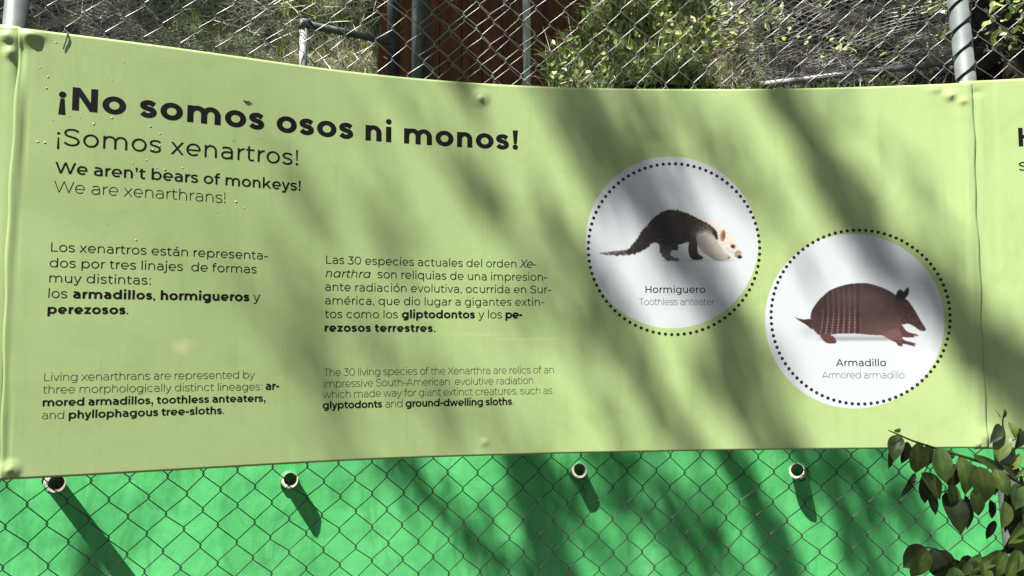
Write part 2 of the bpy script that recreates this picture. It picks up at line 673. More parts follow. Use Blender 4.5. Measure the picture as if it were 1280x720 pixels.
        if base == 'l':
            g.rect(sb, 0, sb + w, ASC)
        elif base == 'i':
            g.rect(sb, 0, sb + w, XH)
            g.dot(x0, .71, dr)
        else:
            g.pen([(x0, XH), (x0, -.06)] + arc(x0 - .12, -.06, .12, -DESC - .06 - h / 2, 0, -115, 10))
            g.dot(x0, .71, dr)
        adv = 2 * sb + w
    elif base == 'k':
        g.rect(sb, 0, sb + w, ASC)
        g.diag(sb + w * .8, .165, sb + .455 - w * .1, XH)
        g.diag(sb + .47 + w * .1, 0, sb + .17 + w * .45, .335)
        adv = sb + .53 + w * .3
    elif base in 'vy':
        vw = .53 + .35 * (w - .075)
        hw = w * .52
        xl, xr, xm = hw + .005, vw - hw, vw / 2
        g.diag(xm, 0, xl, XH)
        if base == 'v':
            g.diag(xm, 0, xr, XH)
        else:
            sl = (xr - xm) / XH
            yj = -.085
            g.diag(xm + sl * yj, yj, xr, XH)
            xj = xm + sl * yj
            g.pen([(xj + .012, yj + .02), (xj - .02, yj - .035)] + bez((xj - .03, yj - .055), (xj - .07, DESC + h / 2), (xj - .13, DESC + h / 2), (xj - .185, DESC + h / 2 + .04), 8))
        adv = vw + .01
    elif base == 'w':
        ww = .84 + .5 * (w - .075)
        hw = w * .52
        q = (ww - 2 * hw) / 4
        for i, (ya, yb_) in enumerate([(XH, 0), (0, XH), (XH, 0), (0, XH)]):
            g.diag(hw + q * i, ya, hw + q * (i + 1), yb_, .95)
        adv = ww + .01
    elif base == 'x':
        xw = .50 + .4 * (w - .075)
        hw = w * .6
        g.diag(hw, 0, xw - hw, XH)
        g.diag(xw - hw, 0, hw, XH)
        adv = xw + .02
    elif base == 'z':
        zw = .43 + .25 * (w - .075)
        g.rect(.04, XH - h, .04 + zw, XH)
        g.rect(.04, 0, .04 + zw, h)
        g.diag(.04 + w * .7, h * .5, .04 + zw - w * .7, XH - h * .5)
        adv = zw + .08
    elif base == 'N':
        W_ = .60 + .5 * (w - .075)
        g.rect(sb, 0, sb + w, CAP)
        g.rect(sb + W_ - w, 0, sb + W_, CAP)
        g.diag(sb + w * .55, CAP, sb + W_ - w * .55, 0, .95)
        adv = W_ + 2 * sb
    elif base == 'H':
        W_ = .60 + .4 * (w - .075)
        g.rect(sb, 0, sb + w, CAP)
        g.rect(sb + W_ - w, 0, sb + W_, CAP)
        g.rect(sb + w * .5, CAP / 2 - h / 2 + .01, sb + W_ - w * .5, CAP / 2 + h / 2 + .01)
        adv = W_ + 2 * sb
    elif base == 'A':
        W_ = .735 + .5 * (w - .075)
        hw = w * .55
        g.diag(hw, 0, W_ / 2, CAP)
        g.diag(W_ - hw, 0, W_ / 2, CAP)
        g.rect(W_ * .22, .175, W_ * .78, .175 + h)
        adv = W_ + .01
    elif base == 'L':
        W_ = .44
        g.rect(sb, 0, sb + w, CAP)
        g.rect(sb + w * .5, 0, sb + W_ + .03, h)
        adv = sb + W_ + .05
    elif base == 'T':
        W_ = .56
        g.rect(.01, CAP - h, .01 + W_, CAP)
        g.rect(.01 + W_ / 2 - w / 2, 0, .01 + W_ / 2 + w / 2, CAP - h * .5)
        adv = W_ + .02
    elif base == 'X':
        W_ = .62 + .5 * (w - .075)
        hw = w * .58
        g.diag(hw, 0, W_ - hw, CAP)
        g.diag(W_ - hw, 0, hw, CAP)
        adv = W_ + .02
    elif base == 'W':
        ww = 1.10 + .6 * (w - .075)
        hw = w * .5
        q = (ww - 2 * hw) / 4
        for i, (ya, yb_) in enumerate([(CAP, 0), (0, CAP), (CAP, 0), (0, CAP)]):
            g.diag(hw + q * i, ya, hw + q * (i + 1), yb_, .95)
        adv = ww + .01
    elif base == 'S':
        sw = .545 + .35 * (w - .075)
        xl, xr = rb + w / 2, rb + sw - w / 2
        cx = (xl + xr) / 2
        yt_, yb0 = CAP + OV - h / 2, -OV + h / 2
        ym = (yt_ + yb0) / 2
        q = (yt_ - yb0) / 4
        g.pen(bez((xr - .01, yt_ - .088), (xr - .07, yt_ - .025), (cx + .09, yt_), (cx + .01, yt_), 8)[:-1]
              + bez((cx + .01, yt_), (xl + .07, yt_), (xl, yt_ - q * .4), (xl, yt_ - q * 1.0), 9)[:-1]
              + bez((xl, yt_ - q), (xl, ym - .02), (xr, ym + .06), (xr, yb0 + q), 16)[:-1]
              + bez((xr, yb0 + q), (xr, yb0 + q * .4), (xr - .08, yb0), (cx - .01, yb0), 9)[:-1]
              + bez((cx - .01, yb0), (cx - .11, yb0), (xl + .05, yb0 + .04), (xl - .02, yb0 + .105), 8))
        adv = sw + 2 * rb
    elif base == '0':
        W_ = .575 + .3 * (w - .075)
        g.pen(arc(rb + W_ / 2, CAP / 2, W_ / 2 - w / 2, CAP / 2 + OV - h / 2, 0, 350, 35), True)
        adv = W_ + 2 * rb
    elif base == '3':
        W_ = .50
        xr = .02 + W_ - w / 2
        yb0 = -OV + h / 2
        g.rect(.06, CAP - h, .02 + W_ - .04, CAP)
        g.diag(.25, .40, .02 + W_ - .04 - w * .6, CAP - h * .5)
        g.pen([(.21, .40 - h * .3), (.28, .40 - h * .3)] + arc(.28, .40 - h * .3 - (.40 - h * .3 - yb0) / 2, xr - .28, (.40 - h * .3 - yb0) / 2, 88, -90, 16)
              + bez((.27, yb0), (.17, yb0), (.09, .04), (.03, .095), 7))
        adv = W_ + .06
    elif base == '.':
        g.dot(sb + dr, dr, dr)
        adv = 2 * sb + 2 * dr - .02
    elif base == ':':
        g.dot(sb + dr, dr, dr)
        g.dot(sb + dr, XH - dr, dr)
        adv = 2 * sb + 2 * dr - .02
    elif base in ',’':
        y = dr if base == ',' else CAP - dr
        cx = .06 + dr
        g.dot(cx, y, dr)
        g.poly([(cx - dr * .35, y - dr * 3.1), (cx + dr * .25, y - dr * 3.1), (cx + dr * .95, y - .1 * dr), (cx - dr * .5, y)])
        adv = .12 + 2 * dr
    elif base == '-':
        g.rect(.045, .235 - h * .15, .045 + .29, .235 + h * .9)
        adv = .38
    elif base == '!':
        cx = .085 + w * .45
        g.dot(cx, dr, dr)
        g.poly([(cx - w * .30, .21), (cx + w * .30, .21), (cx + w * .53, CAP), (cx - w * .53, CAP)])
        adv = .17 + w * .9
    elif base == '¡':
        cx = .085 + w * .45
        g.dot(cx, XH - dr, dr)
        g.poly([(cx - w * .53, XH - CAP), (cx + w * .53, XH - CAP), (cx + w * .30, XH - .21), (cx - w * .30, XH - .21)])
        adv = .17 + w * .9
    if ch in 'áéó':
        c = adv / 2 + (.01 if ch == 'á' else 0)
        g.poly([(c - .05, .60), (c + .005, .60), (c + .125 + w * .3, .755), (c + .045 - w * .1, .755)])
    return g, adv


def text_geo(txt, w, it=False, track=0.0):
    """list of (verts, faces) groups in em units with the ink box starting at x = 0, and the ink width"""
    x = 0
    groups = []
    for ch in txt:
        g, adv = glyph(ch, w, it)
        for V, Fc in g.quads:
            V = V.copy()
            if it:
                V[:, 0] += V[:, 1] * .21
            V[:, 0] += x
            groups.append((V, Fc))
        x += adv + track
    lo = min(v[:, 0].min() for v, _ in groups)
    hi = max(v[:, 0].max() for v, _ in groups)
    for V, _ in groups:
        V[:, 0] -= lo
    return groups, hi - lo


def print_runs(name, runs, em_px, mat, root, off=.00022):
    """runs: (text, stem width, italic, x0, y0, x1, y1) with the baseline ends as photo pixels"""
    Vs, Fs, base, k = [], [], 0, 0
    for (txt, w, it, ax, ay, bx, by) in runs:
        u0, v0 = px2uv(ax, ay)
        u1, v1 = px2uv(bx, by)
        em = em_px / px_scale(ax, ay)
        groups, wd = text_geo(txt, w, it)
        ratio = (u1 - u0) / wd / em
        if len(txt) > 1 and abs(ratio - 1) > .01:       # take up most of any misfit in the letter spacing
            tr_ = ((ratio - 1) * .6) * wd / (len(txt) - 1)
            groups, wd = text_geo(txt, w, it, tr_)
        if VERBOSE:
            print('TXT %-50s  xscale/yscale %.3f' % (txt, (u1 - u0) / wd / em))
        for V, Fc in groups:
            t = V[:, 0] / wd
            uu = u0 + (u1 - u0) * t
            vv = v0 + (v1 - v0) * t + V[:, 1] * em
            k = (k + 1) % 9
            P = BP(uu, vv, off + k * 1.5e-5)
            Vs.append(P)
            Fs += [tuple(i + base for i in f) for f in Fc]
            base += len(V)
    o = mesh_obj(name, np.concatenate(Vs), Fs, mat)
    tag(o, kind='stuff')
    return child(o, root)


def print_letters(run, em_px, mat, root, off=.00022):
    """a large line of type, each letter a piece of print of its own"""
    (txt, w, it, ax, ay, bx, by) = run
    u0, v0 = px2uv(ax, ay)
    u1, v1 = px2uv(bx, by)
    em = em_px / px_scale(ax, ay)
    groups, wd = text_geo(txt, w, it)
    tr_ = (((u1 - u0) / wd / em - 1) * .6) * wd / (len(txt) - 1)
    groups, wd = text_geo(txt, w, it, tr_)
    i = 0
    for ch in txt:
        n = len(glyph(ch, w, it)[0].quads)
        if not n:
            continue
        Vs, Fs, base = [], [], 0
        for q, (V, Fc) in enumerate(groups[i:i + n]):
            t = V[:, 0] / wd
            Vs.append(BP(u0 + (u1 - u0) * t, v0 + (v1 - v0) * t + V[:, 1] * em, off + q * 1.5e-5))
            Fs += [tuple(a + base for a in f) for f in Fc]
            base += len(V)
        i += n
        child(mesh_obj('letter', np.concatenate(Vs), Fs, mat), root)

# ------------------------------------------------------------------ banners
VERBOSE = False


def uv_sheet(name, us, vs, mat, hole=(), edge=None, off=0.0, thick=.0016):
    nu, nv = len(us), len(vs)
    U, V = np.meshgrid(us, vs, indexing='ij')
    if edge is not None:
        U = U + edge(U, V)
    P = BP(U.ravel(), V.ravel(), off)
    Fc = grid_faces(nu, nv)
    cu = .5 * (us[:-1] + us[1:])
    cv = .5 * (vs[:-1] + vs[1:])
    keep = np.ones((nu - 1, nv - 1), bool)
    for (a, b, c, d) in hole:
        keep &= ~(((cu > a) & (cu < b))[:, None] & ((cv > c) & (cv < d))[None, :])
    Fc = Fc[keep.ravel()]
    # back skin, so the vinyl has its thickness and a visible cut edge
    n = len(P)
    B = BP(U.ravel(), V.ravel(), off - thick)
    Fb = Fc[:, ::-1] + n
    idx = np.arange(n).reshape(nu, nv)
    rim = []
    for e, flip in ((idx[:, 0], False), (idx[-1, :], False), (idx[:, -1], True), (idx[0, :], True)):
        for p, q in zip(e[:-1], e[1:]):
            rim.append((p + n, q + n, q, p) if not flip else (p, q, q + n, p + n))
    o = mesh_obj(name, np.concatenate([P, B]), np.concatenate([Fc, Fb, np.array(rim)]), mat, smooth=True)
    me = o.data
    sm = np.ones(len(me.polygons), bool)
    sm[-len(rim):] = False
    me.polygons.foreach_set('use_smooth', sm.tolist())
    uvl = me.uv_layers.new(name='UVMap')
    li = np.empty(len(me.loops), dtype=np.int32)
    me.loops.foreach_get('vertex_index', li)
    UVs = np.stack([np.tile(U.ravel(), 2), np.tile(V.ravel(), 2)], 1)
    uvl.data.foreach_set('uv', UVs[li].astype(np.float32).ravel())
    return o


def lines(a, b, step, extra=()):
    n = max(2, int((b - a) / step))
    s = np.linspace(a, b, n)
    for e in extra:
        s[np.argmin(abs(s - e))] = e
    return s


def disc_uv(l, r, t, b):
    cu, _ = px2uv((l + r) / 2, (t + b) / 2)
    u0, _ = px2uv(l, (t + b) / 2)
    u1, _ = px2uv(r, (t + b) / 2)
    _, v0 = px2uv((l + r) / 2, b)
    _, v1 = px2uv((l + r) / 2, t)
    return ((u0 + u1) / 2, (v0 + v1) / 2, (u1 - u0) / 2, (v1 - v0) / 2)


D1 = disc_uv(732.3, 947.8, 195.6, 410.4)
D2 = disc_uv(956.3, 1180.3, 292.4, 510.6)
R1 = disc_uv(735.4, 949.5, 204.7, 418.2)
R2 = disc_uv(963.8, 1187.4, 287.7, 505.0)


def uvbox(x0, y0, x1, y1):
    a, b = px2uv(x0, (y0 + y1) / 2)[0], px2uv(x1, (y0 + y1) / 2)[0]
    c, d = px2uv((x0 + x1) / 2, y1)[1], px2uv((x0 + x1) / 2, y0)[1]
    return (a, b, c, d)


BOX1 = uvbox(744, 254, 934, 333)
BOX2 = uvbox(985, 350, 1166, 441)

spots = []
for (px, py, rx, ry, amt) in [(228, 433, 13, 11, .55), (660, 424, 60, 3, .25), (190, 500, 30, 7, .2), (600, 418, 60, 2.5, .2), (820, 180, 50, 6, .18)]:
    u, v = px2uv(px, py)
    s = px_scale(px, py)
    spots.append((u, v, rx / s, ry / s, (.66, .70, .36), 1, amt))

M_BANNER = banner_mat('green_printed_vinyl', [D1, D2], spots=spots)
M_BANNER2 = banner_mat('green_printed_vinyl_plain', [])
M_PICT = banner_mat('printed_picture', [], attr=True)

banner = empty('banner', BP(px2uv(610, 560)[0], 0.0))
tag(banner, 'long pale green banner with black headline and two round animal pictures', 'banner')
ua, ub = px2uv(17, 150)[0], px2uv(1221, 250)[0]
sheet = uv_sheet('vinyl_sheet', lines(ua, ub, .0055, BOX1[:2] + BOX2[:2]), lines(0, H, .0055, BOX1[2:] + BOX2[2:]), M_BANNER, hole=(BOX1, BOX2),
                 edge=lambda U, V: np.where(U > ub - .02, (U - ub + .02) / .02, 0) * (.002 * np.sin(V * 17) + .0012 * np.sin(V * 47 + 1))
                 + np.where(U < ua + .02, (ua + .02 - U) / .02, 0) * (.003 * np.sin(V * 7 + 1) + .0012 * np.sin(V * 37)))
child(sheet, banner)

# neighbours on the same fence: both reach under the edges of the long banner
left_b = empty('banner', BP(px2uv(-60, 560)[0], 0.0))
tag(left_b, 'sliver of neighbouring pale green banner at the far left edge', 'banner')
s_ = uv_sheet('vinyl_sheet', lines(px2uv(-150, 300)[0], px2uv(21, 150)[0], .007), lines(-.004, H + .004, .007), M_BANNER2, off=-.0045)
child(s_, left_b)
right_b = empty('banner', BP(px2uv(1290, 560)[0], 0.0))
tag(right_b, 'next pale green banner right of the seam, its lettering cut off', 'banner')
s_ = uv_sheet('vinyl_sheet', lines(px2uv(1206, 250)[0], px2uv(1430, 300)[0], .007), lines(-.003, H + .006, .007), M_BANNER2, off=-.0045)
child(s_, right_b)

LT, RG, MD, SB, BD, XB = .052, .078, .095, .115, .155, .178
T = [
    ('headline_text', M_INK, 42.4, [('¡No somos osos ni monos!', .178, 0, 72.8, 136.0, 647.6, 187.3)]),
    ('subheading_text', M_INK, 31.0, [('¡Somos xenartros!', .082, 0, 70.6, 181.0, 372.6, 206.9)]),
    ('english_headline_text', M_INK, 20.6, [('We aren’t bears of monkeys!', .125, 0, 68.6, 216.3, 375.8, 238.8)]),
    ('english_subheading_text', M_INK, 20.4, [('We are xenarthrans!', LT, 0, 67.3, 239.9, 281.6, 253.9)]),
    ('paragraph_line', M_INK, 16.2, [('Los xenartros están representa-', RG, 0, 63.8, 314.3, 334.6, 324.6)]),
    ('paragraph_line', M_INK, 16.2, [('dos por tres linajes  de formas', RG, 0, 62, 334, 320.6, 341.6)]),
    ('paragraph_line', M_INK, 16.2, [('muy distintas:', RG, 0, 61.6, 353, 188.5, 355.8)]),
    ('paragraph_line', M_INK, 16.2, [('los', RG, 0, 60.5, 372.2, 84, 372.8), ('armadillos', XB, 0, 91.2, 373.0, 190.2, 374.6), (',', RG, 0, 191, 374.6, 194, 374.7),
                                    ('hormigueros', XB, 0, 200.6, 374.8, 311.6, 376.6), ('y', RG, 0, 316.3, 376.8, 325.2, 376.9)]),
    ('paragraph_line', M_INK, 16.2, [('perezosos', XB, 0, 59.4, 392.2, 156.8, 392.8), ('.', RG, 0, 158.2, 392.8, 160.2, 392.8)]),
    ('paragraph_line', M_INK, 14.3, [('Las 30 especies actuales del orden', RG, 0, 407.6, 329.4, 645.4, 334.3), ('Xe-', RG, 1, 649.5, 334.4, 670.4, 334.9)]),
    ('paragraph_line', M_INK, 14.3, [('narthra', RG, 1, 406.8, 346.4, 463.2, 347.4), ('son reliquias de una impresion-', RG, 0, 471.9, 347.6, 684.2, 351.0)]),
    ('paragraph_line', M_INK, 14.3, [('ante radiación evolutiva, ocurrida en Sur-', RG, 0, 406.4, 363.3, 688.9, 366.4)]),
    ('paragraph_line', M_INK, 14.3, [('américa, que dio lugar a gigantes extin-', RG, 0, 406.3, 380.3, 680.4, 382.0)]),
    ('paragraph_line', M_INK, 14.3, [('tos como los', RG, 0, 406.1, 397.4, 497.2, 397.8), ('gliptodontos', XB, 0, 502, 397.8, 593.6, 398.0),
                                    ('y los', RG, 0, 598, 398, 627.4, 398.1), ('pe-', XB, 0, 631.8, 398.1, 652.8, 398.1)]),
    ('paragraph_line', M_INK, 14.3, [('rezosos terrestres', XB, 0, 405.7, 414.5, 540.8, 415.0), ('.', RG, 0, 542, 415, 544.2, 415.0)]),
    ('paragraph_line', M_INKL, 14.0, [('Living xenarthrans are represented by', LT, 0, 55.4, 476.2, 318.4, 472.8)]),
    ('paragraph_line', M_INKL, 14.0, [('three morphologically distinct lineages:', LT, 0, 53.8, 491.8, 327.6, 487.6)]),
    ('bold_words', M_INK, 14.0, [('ar-', BD, 0, 331.9, 487.4, 348.9, 487.0), ('mored armadillos, toothless anteaters,', BD, 0, 53.4, 507.8, 331.9, 502.0),
                                 ('phyllophagous tree-sloths', BD, 0, 85.8, 523.2, 277.2, 517.4)]),
    ('paragraph_line', M_INKL, 14.0, [('and', LT, 0, 52.5, 523.9, 80, 523.3), ('.', LT, 0, 278.5, 517.3, 280, 517.3)]),
    ('paragraph_line', M_INKL, 13.0, [('The 30 living species of the Xenarthra are relics of an', LT, 0, 404.2, 470.0, 692.2, 466.3)]),
    ('paragraph_line', M_INKL, 13.0, [('impressive South-American  evolutive radiation', LT, 0, 404.4, 484.4, 666.4, 479.6)]),
    ('paragraph_line', M_INKL, 13.0, [('which made way for giant extinct creatures, such as', LT, 0, 403.5, 497.8, 690.2, 492.2)]),
    ('bold_words', M_INK, 13.0, [('glyptodonts', BD, 0, 403.2, 511.2, 477.6, 509.4), ('ground-dwelling sloths', BD, 0, 506.8, 508.8, 640.0, 506.0)]),
    ('paragraph_line', M_INKL, 13.0, [('and', LT, 0, 481.5, 509.4, 503, 508.9), ('.', LT, 0, 641, 506, 642.3, 506)]),
    ('caption_name', M_INK, 12.2, [('Hormiguero', .100, 0, 807, 366.0, 881.6, 366.0)]),
    ('caption_english', M_INKG, 11.6, [('Toothless anteater', LT, 0, 799, 381.2, 893.5, 381.2)]),
    ('caption_name', M_INK, 12.4, [('Armadillo', .100, 0, 1045, 457.6, 1107.5, 457.6)]),
    ('caption_english', M_INKG, 11.8, [('Armored armadillo', LT, 0, 1027.5, 472.8, 1130.4, 472.8)]),
]
for name, mat, em, runs in T:
    if name == 'headline_text':
        print_letters(runs[0], em, mat, banner)
    else:
        print_runs(name, runs, em, mat, banner)
# the first letters of the next banner's headline, cut off by the frame
u0, v0 = px2uv(1274.5, 182.5)
eM = 34 / px_scale(1274, 182)
g_ = []
for txt, w, (ax, ay), e in (('H', .150, (1274.6, 182.6), 34.5), ('s', .082, (1275, 213), 21)):
    gr, wd = text_geo(txt, w)
    uu0, vv0 = px2uv(ax, ay)
    em = e / px_scale(ax, ay)
    for V, Fc in gr:
        g_.append((BP(uu0 + V[:, 0] * em, vv0 + V[:, 1] * em, -.0045 + .0003 + len(g_) * 1.5e-5), Fc))
b_, Vv, Ff = 0, [], []
for P, Fc in g_:
    Vv.append(P)
    Ff += [tuple(i + b_ for i in f) for f in Fc]
    b_ += len(P)
child(tag(mesh_obj('headline_text', np.concatenate(Vv), Ff, M_INK), kind='stuff'), right_b)

# rings of dots round the two pictures (each dot an open eyelet of ink)
for ring, n in ((R1, 86), (R2, 90)):
    Vv, Ff, b_ = [], [], 0
    for i in range(n):
        a = 2 * math.pi * i / n
        cu, cv = ring[0] + ring[2] * math.cos(a), ring[1] + ring[3] * math.sin(a)
        r = .0044
        m = 12
        an = np.arange(m) * 2 * math.pi / m
        A = BP(cu + r * np.cos(an), cv + r * np.sin(an), .0003)
        B = BP(cu + r * .14 * np.cos(an), cv + r * .14 * np.sin(an), .0003)
        Vv += [A, B]
        Ff += [(b_ + j, b_ + (j + 1) % m, b_ + m + (j + 1) % m, b_ + m + j) for j in range(m)]
        b_ += 2 * m
    child(tag(mesh_obj('dotted_ring', np.concatenate(Vv), Ff, M_INK), kind='stuff'), banner)


# ---- the two printed pictures: a fine patch of the vinyl whose points carry the print's colours
def inside(PX, PY, poly):
    poly = np.asarray(poly, float)
    x0, y0 = poly[:, 0], poly[:, 1]
    x1, y1 = np.roll(x0, -1), np.roll(y0, -1)
    c = np.zeros(PX.shape, bool)
    for a, b, d, e in zip(x0, y0, x1, y1):
        if b == e:
            continue
        hit = ((b > PY) != (e > PY)) & (PX < (d - a) * (PY - b) / (e - b) + a)
        c ^= hit
    return c


def smooth_poly(p):
    q = catmull(list(p) + [p[0]], 6)
    return q


def vnoise(X, Y, seed=0):
    """value noise"""
    xi, yi = np.floor(X).astype(int), np.floor(Y).astype(int)
    fx, fy = X - xi, Y - yi
    fx, fy = fx * fx * (3 - 2 * fx), fy * fy * (3 - 2 * fy)

    def h(a, b):
        n = (a * 374761393 + b * 668265263 + seed * 974711) & 0x7fffffff
        n = ((n ^ (n >> 13)) * 1274126177) & 0x7fffffff
        return (n & 0xffff) / 65535.0
    return (h(xi, yi) * (1 - fx) + h(xi + 1, yi) * fx) * (1 - fy) + (h(xi, yi + 1) * (1 - fx) + h(xi + 1, yi + 1) * fx) * fy


def box_blur(A, k=1):
    for _ in range(k):
        for ax in (0, 1):
            A = .25 * np.roll(A, 1, ax) + .5 * A + .25 * np.roll(A, -1, ax)
    return A


def soft(mask, k=1):
    return box_blur(mask.astype(float), k)


def paint(img, m, c):
    c = np.asarray(c, float)
    return img * (1 - m[..., None]) + c * m[..., None]


def picture(name, box, painter, step_px=.5):
    s = px_scale(960, 330)
    us = np.linspace(box[0], box[1], int((box[1] - box[0]) * s / step_px))
    vs = np.linspace(box[2], box[3], int((box[3] - box[2]) * s / step_px))
    U, V = np.meshgrid(us, vs, indexing='ij')
    PX, PY = uv2px(U, V)
    img = painter(PX, PY)
    P = BP(U.ravel(), V.ravel())
    o = mesh_obj(name, P, grid_faces(len(us), len(vs)), M_PICT, smooth=True)
    set_cols(o, img.reshape(-1, 3))
    return child(o, banner)


def paint_anteater(PX, PY):
    X, Y = (PX - 740) * 6.4, (PY - 250) * 6.4
    img = np.empty(X.shape + (3,))
    img[:] = WHITE
    ang = .55
    fur = vnoise((X * math.cos(ang) + Y * math.sin(ang)) / 26, (-X * math.sin(ang) + Y * math.cos(ang)) / 5, 3)
    fur2 = vnoise(X / 5, Y / 14, 9)
    e1 = (fur - .5) * 12
    # faint cast shadow under the feet
    sh = np.exp(-((Y - 484) / 9) ** 2) * (np.exp(-((X - 640) / 60) ** 2) + np.exp(-((X - 820) / 80) ** 2) + np.exp(-((X - 1040) / 90) ** 2))
    img *= (1 - .35 * np.clip(sh, 0, 1))[..., None]
    Xf, Yf = X + e1, Y + (fur2 - .5) * 16
    neck = smooth_poly([(700, 84), (760, 92), (840, 118), (910, 150), (990, 188), (1060, 230), (1110, 280), (1150, 338), (1185, 395), (1200, 440), (1196, 466), (1165, 466), (1130, 430), (1080, 403), (1040, 378), (1012, 352), (1000, 300), (960, 235), (880, 180), (780, 130)])
    arm = smooth_poly([(835, 270), (870, 235), (935, 245), (995, 320), (1035, 385), (1065, 422), (1098, 446), (1106, 462), (1085, 480), (1000, 486), (935, 452), (875, 402), (845, 360)])
    body = smooth_poly([(55, 420), (140, 414), (230, 405), (285, 395), (330, 348), (375, 290), (405, 238), (435, 210), (470, 165), (530, 112), (590, 84), (650, 76), (720, 88), (790, 116), (850, 150),
                        (925, 185), (975, 222), (1004, 268), (1003, 318), (965, 300), (910, 265), (868, 270), (845, 300), (825, 335), (760, 340), (705, 356), (672, 362), (650, 395), (628, 428),
                        (642, 452), (688, 464), (692, 482), (640, 486), (600, 484), (570, 455), (538, 412), (540, 370), (520, 345), (482, 345), (440, 385), (375, 420), (300, 440), (200, 444), (100, 438)])
    hind2 = smooth_poly([(640, 350), (680, 358), (690, 385), (684, 404), (655, 400), (640, 385)])
    farm = smooth_poly([(790, 310), (772, 360), (774, 430), (795, 470), (830, 480), (880, 474), (886, 455), (852, 430), (842, 385), (850, 320)])
    dark = (.022, .015, .013)
    furc = np.empty(img.shape)
    furc[:] = dark
    furc += (np.clip(fur * fur2 * 2 - .45, 0, 1) * .035)[..., None] * np.array([1, .8, .75])
    tail = np.clip((300 - X) / 200, 0, 1) * .8
    tail = tail[..., None] * (.25 + .75 * (vnoise(X / 16, Y / 9, 5)[..., None] > .45))
    furc = furc * (1 - tail * .75) + np.array([.42, .33, .32]) * tail * .75
    lighter = np.clip(((X - 760) / 160), 0, 1) * np.clip((Y - 170) / 90, 0, 1) * np.clip((980 - X) / 60, 0, 1)
    furc = furc + (lighter * (.15 + .5 * fur2) * .35)[..., None] * np.array([1, .88, .78])
    legp = (np.clip((Y - 340) / 100, 0, 1) * (X > 500) * .07)[..., None] * np.array([1, .65, .6])
    img = paint(img, soft(inside(X, Y, hind2)), (.03, .025, .025))
    cream = np.empty(img.shape)
    cream[:] = (.72, .63, .54)
    cream *= (.82 + .25 * vnoise(X / 30, Y / 12, 8))[..., None]
    cream *= (1 - .35 * np.clip((Y - 380) / 90, 0, 1))[..., None]
    img = img * (1 - soft(inside(X, Y, neck))[..., None]) + cream * soft(inside(X, Y, neck))[..., None]
    m = soft(inside(Xf, Yf, body))[..., None]
    img = img * (1 - m) + (furc + legp) * m
    m = soft(inside(X, Y, farm))[..., None]
    fa = np.empty(img.shape)
    fa[:] = (.05, .022, .018)
    fa *= (1.3 - np.clip((Y - 330) / 140, 0, 1.0))[..., None]
    img = img * (1 - m) + fa * m
    am = np.empty(img.shape)
    am[:] = (.42, .38, .33)
    am *= (.80 + .4 * np.clip((X - 850 - (Y - 300) * .8) / 90, 0, 1) + .18 * (fur2 - .5))[..., None]
    am *= (1 - .25 * np.clip((Y - 400) / 80, 0, 1))[..., None]
    m = (soft(inside(X + (fur2 - .5) * 8, Y, arm), 2) * np.clip((Y - 235 + 30 * (fur - .5)) / 60, 0, 1))[..., None]
    img = img * (1 - m) + am * m
    # eye, ear, nose, claws

    def ell(cx, cy, rx, ry, a=0):
        ca, sa = math.cos(a), math.sin(a)
        dx, dy = X - cx, Y - cy
        return np.clip(1.35 - np.hypot((dx * ca + dy * sa) / rx, (-dx * sa + dy * ca) / ry) * 1.0, 0, .35) / .35
    img = paint(img, ell(1048, 284, 19, 40, .1) * .9, (.34, .17, .13))
    img = paint(img, ell(1052, 284, 9, 26, .1) * .8, (.10, .035, .03))
    img = paint(img, ell(1166, 432, 22, 28, .5) * .7, (.27, .15, .12))
    img = paint(img, ell(1182, 456, 16, 12), (.02, .012, .012))
    img = paint(img, ell(1128, 370, 22, 18, .5) * .7, (.30, .17, .14))
    img = paint(img, ell(1128, 372, 13, 11, .4), (.025, .014, .012))
    img = paint(img, ell(1096, 462, 13, 6, -.5) * .8, (.12, .08, .07))
    img = paint(img, ell(660, 476, 36, 6, .05) * .6, (.20, .11, .10))
    return np.clip(img, 0, 1)


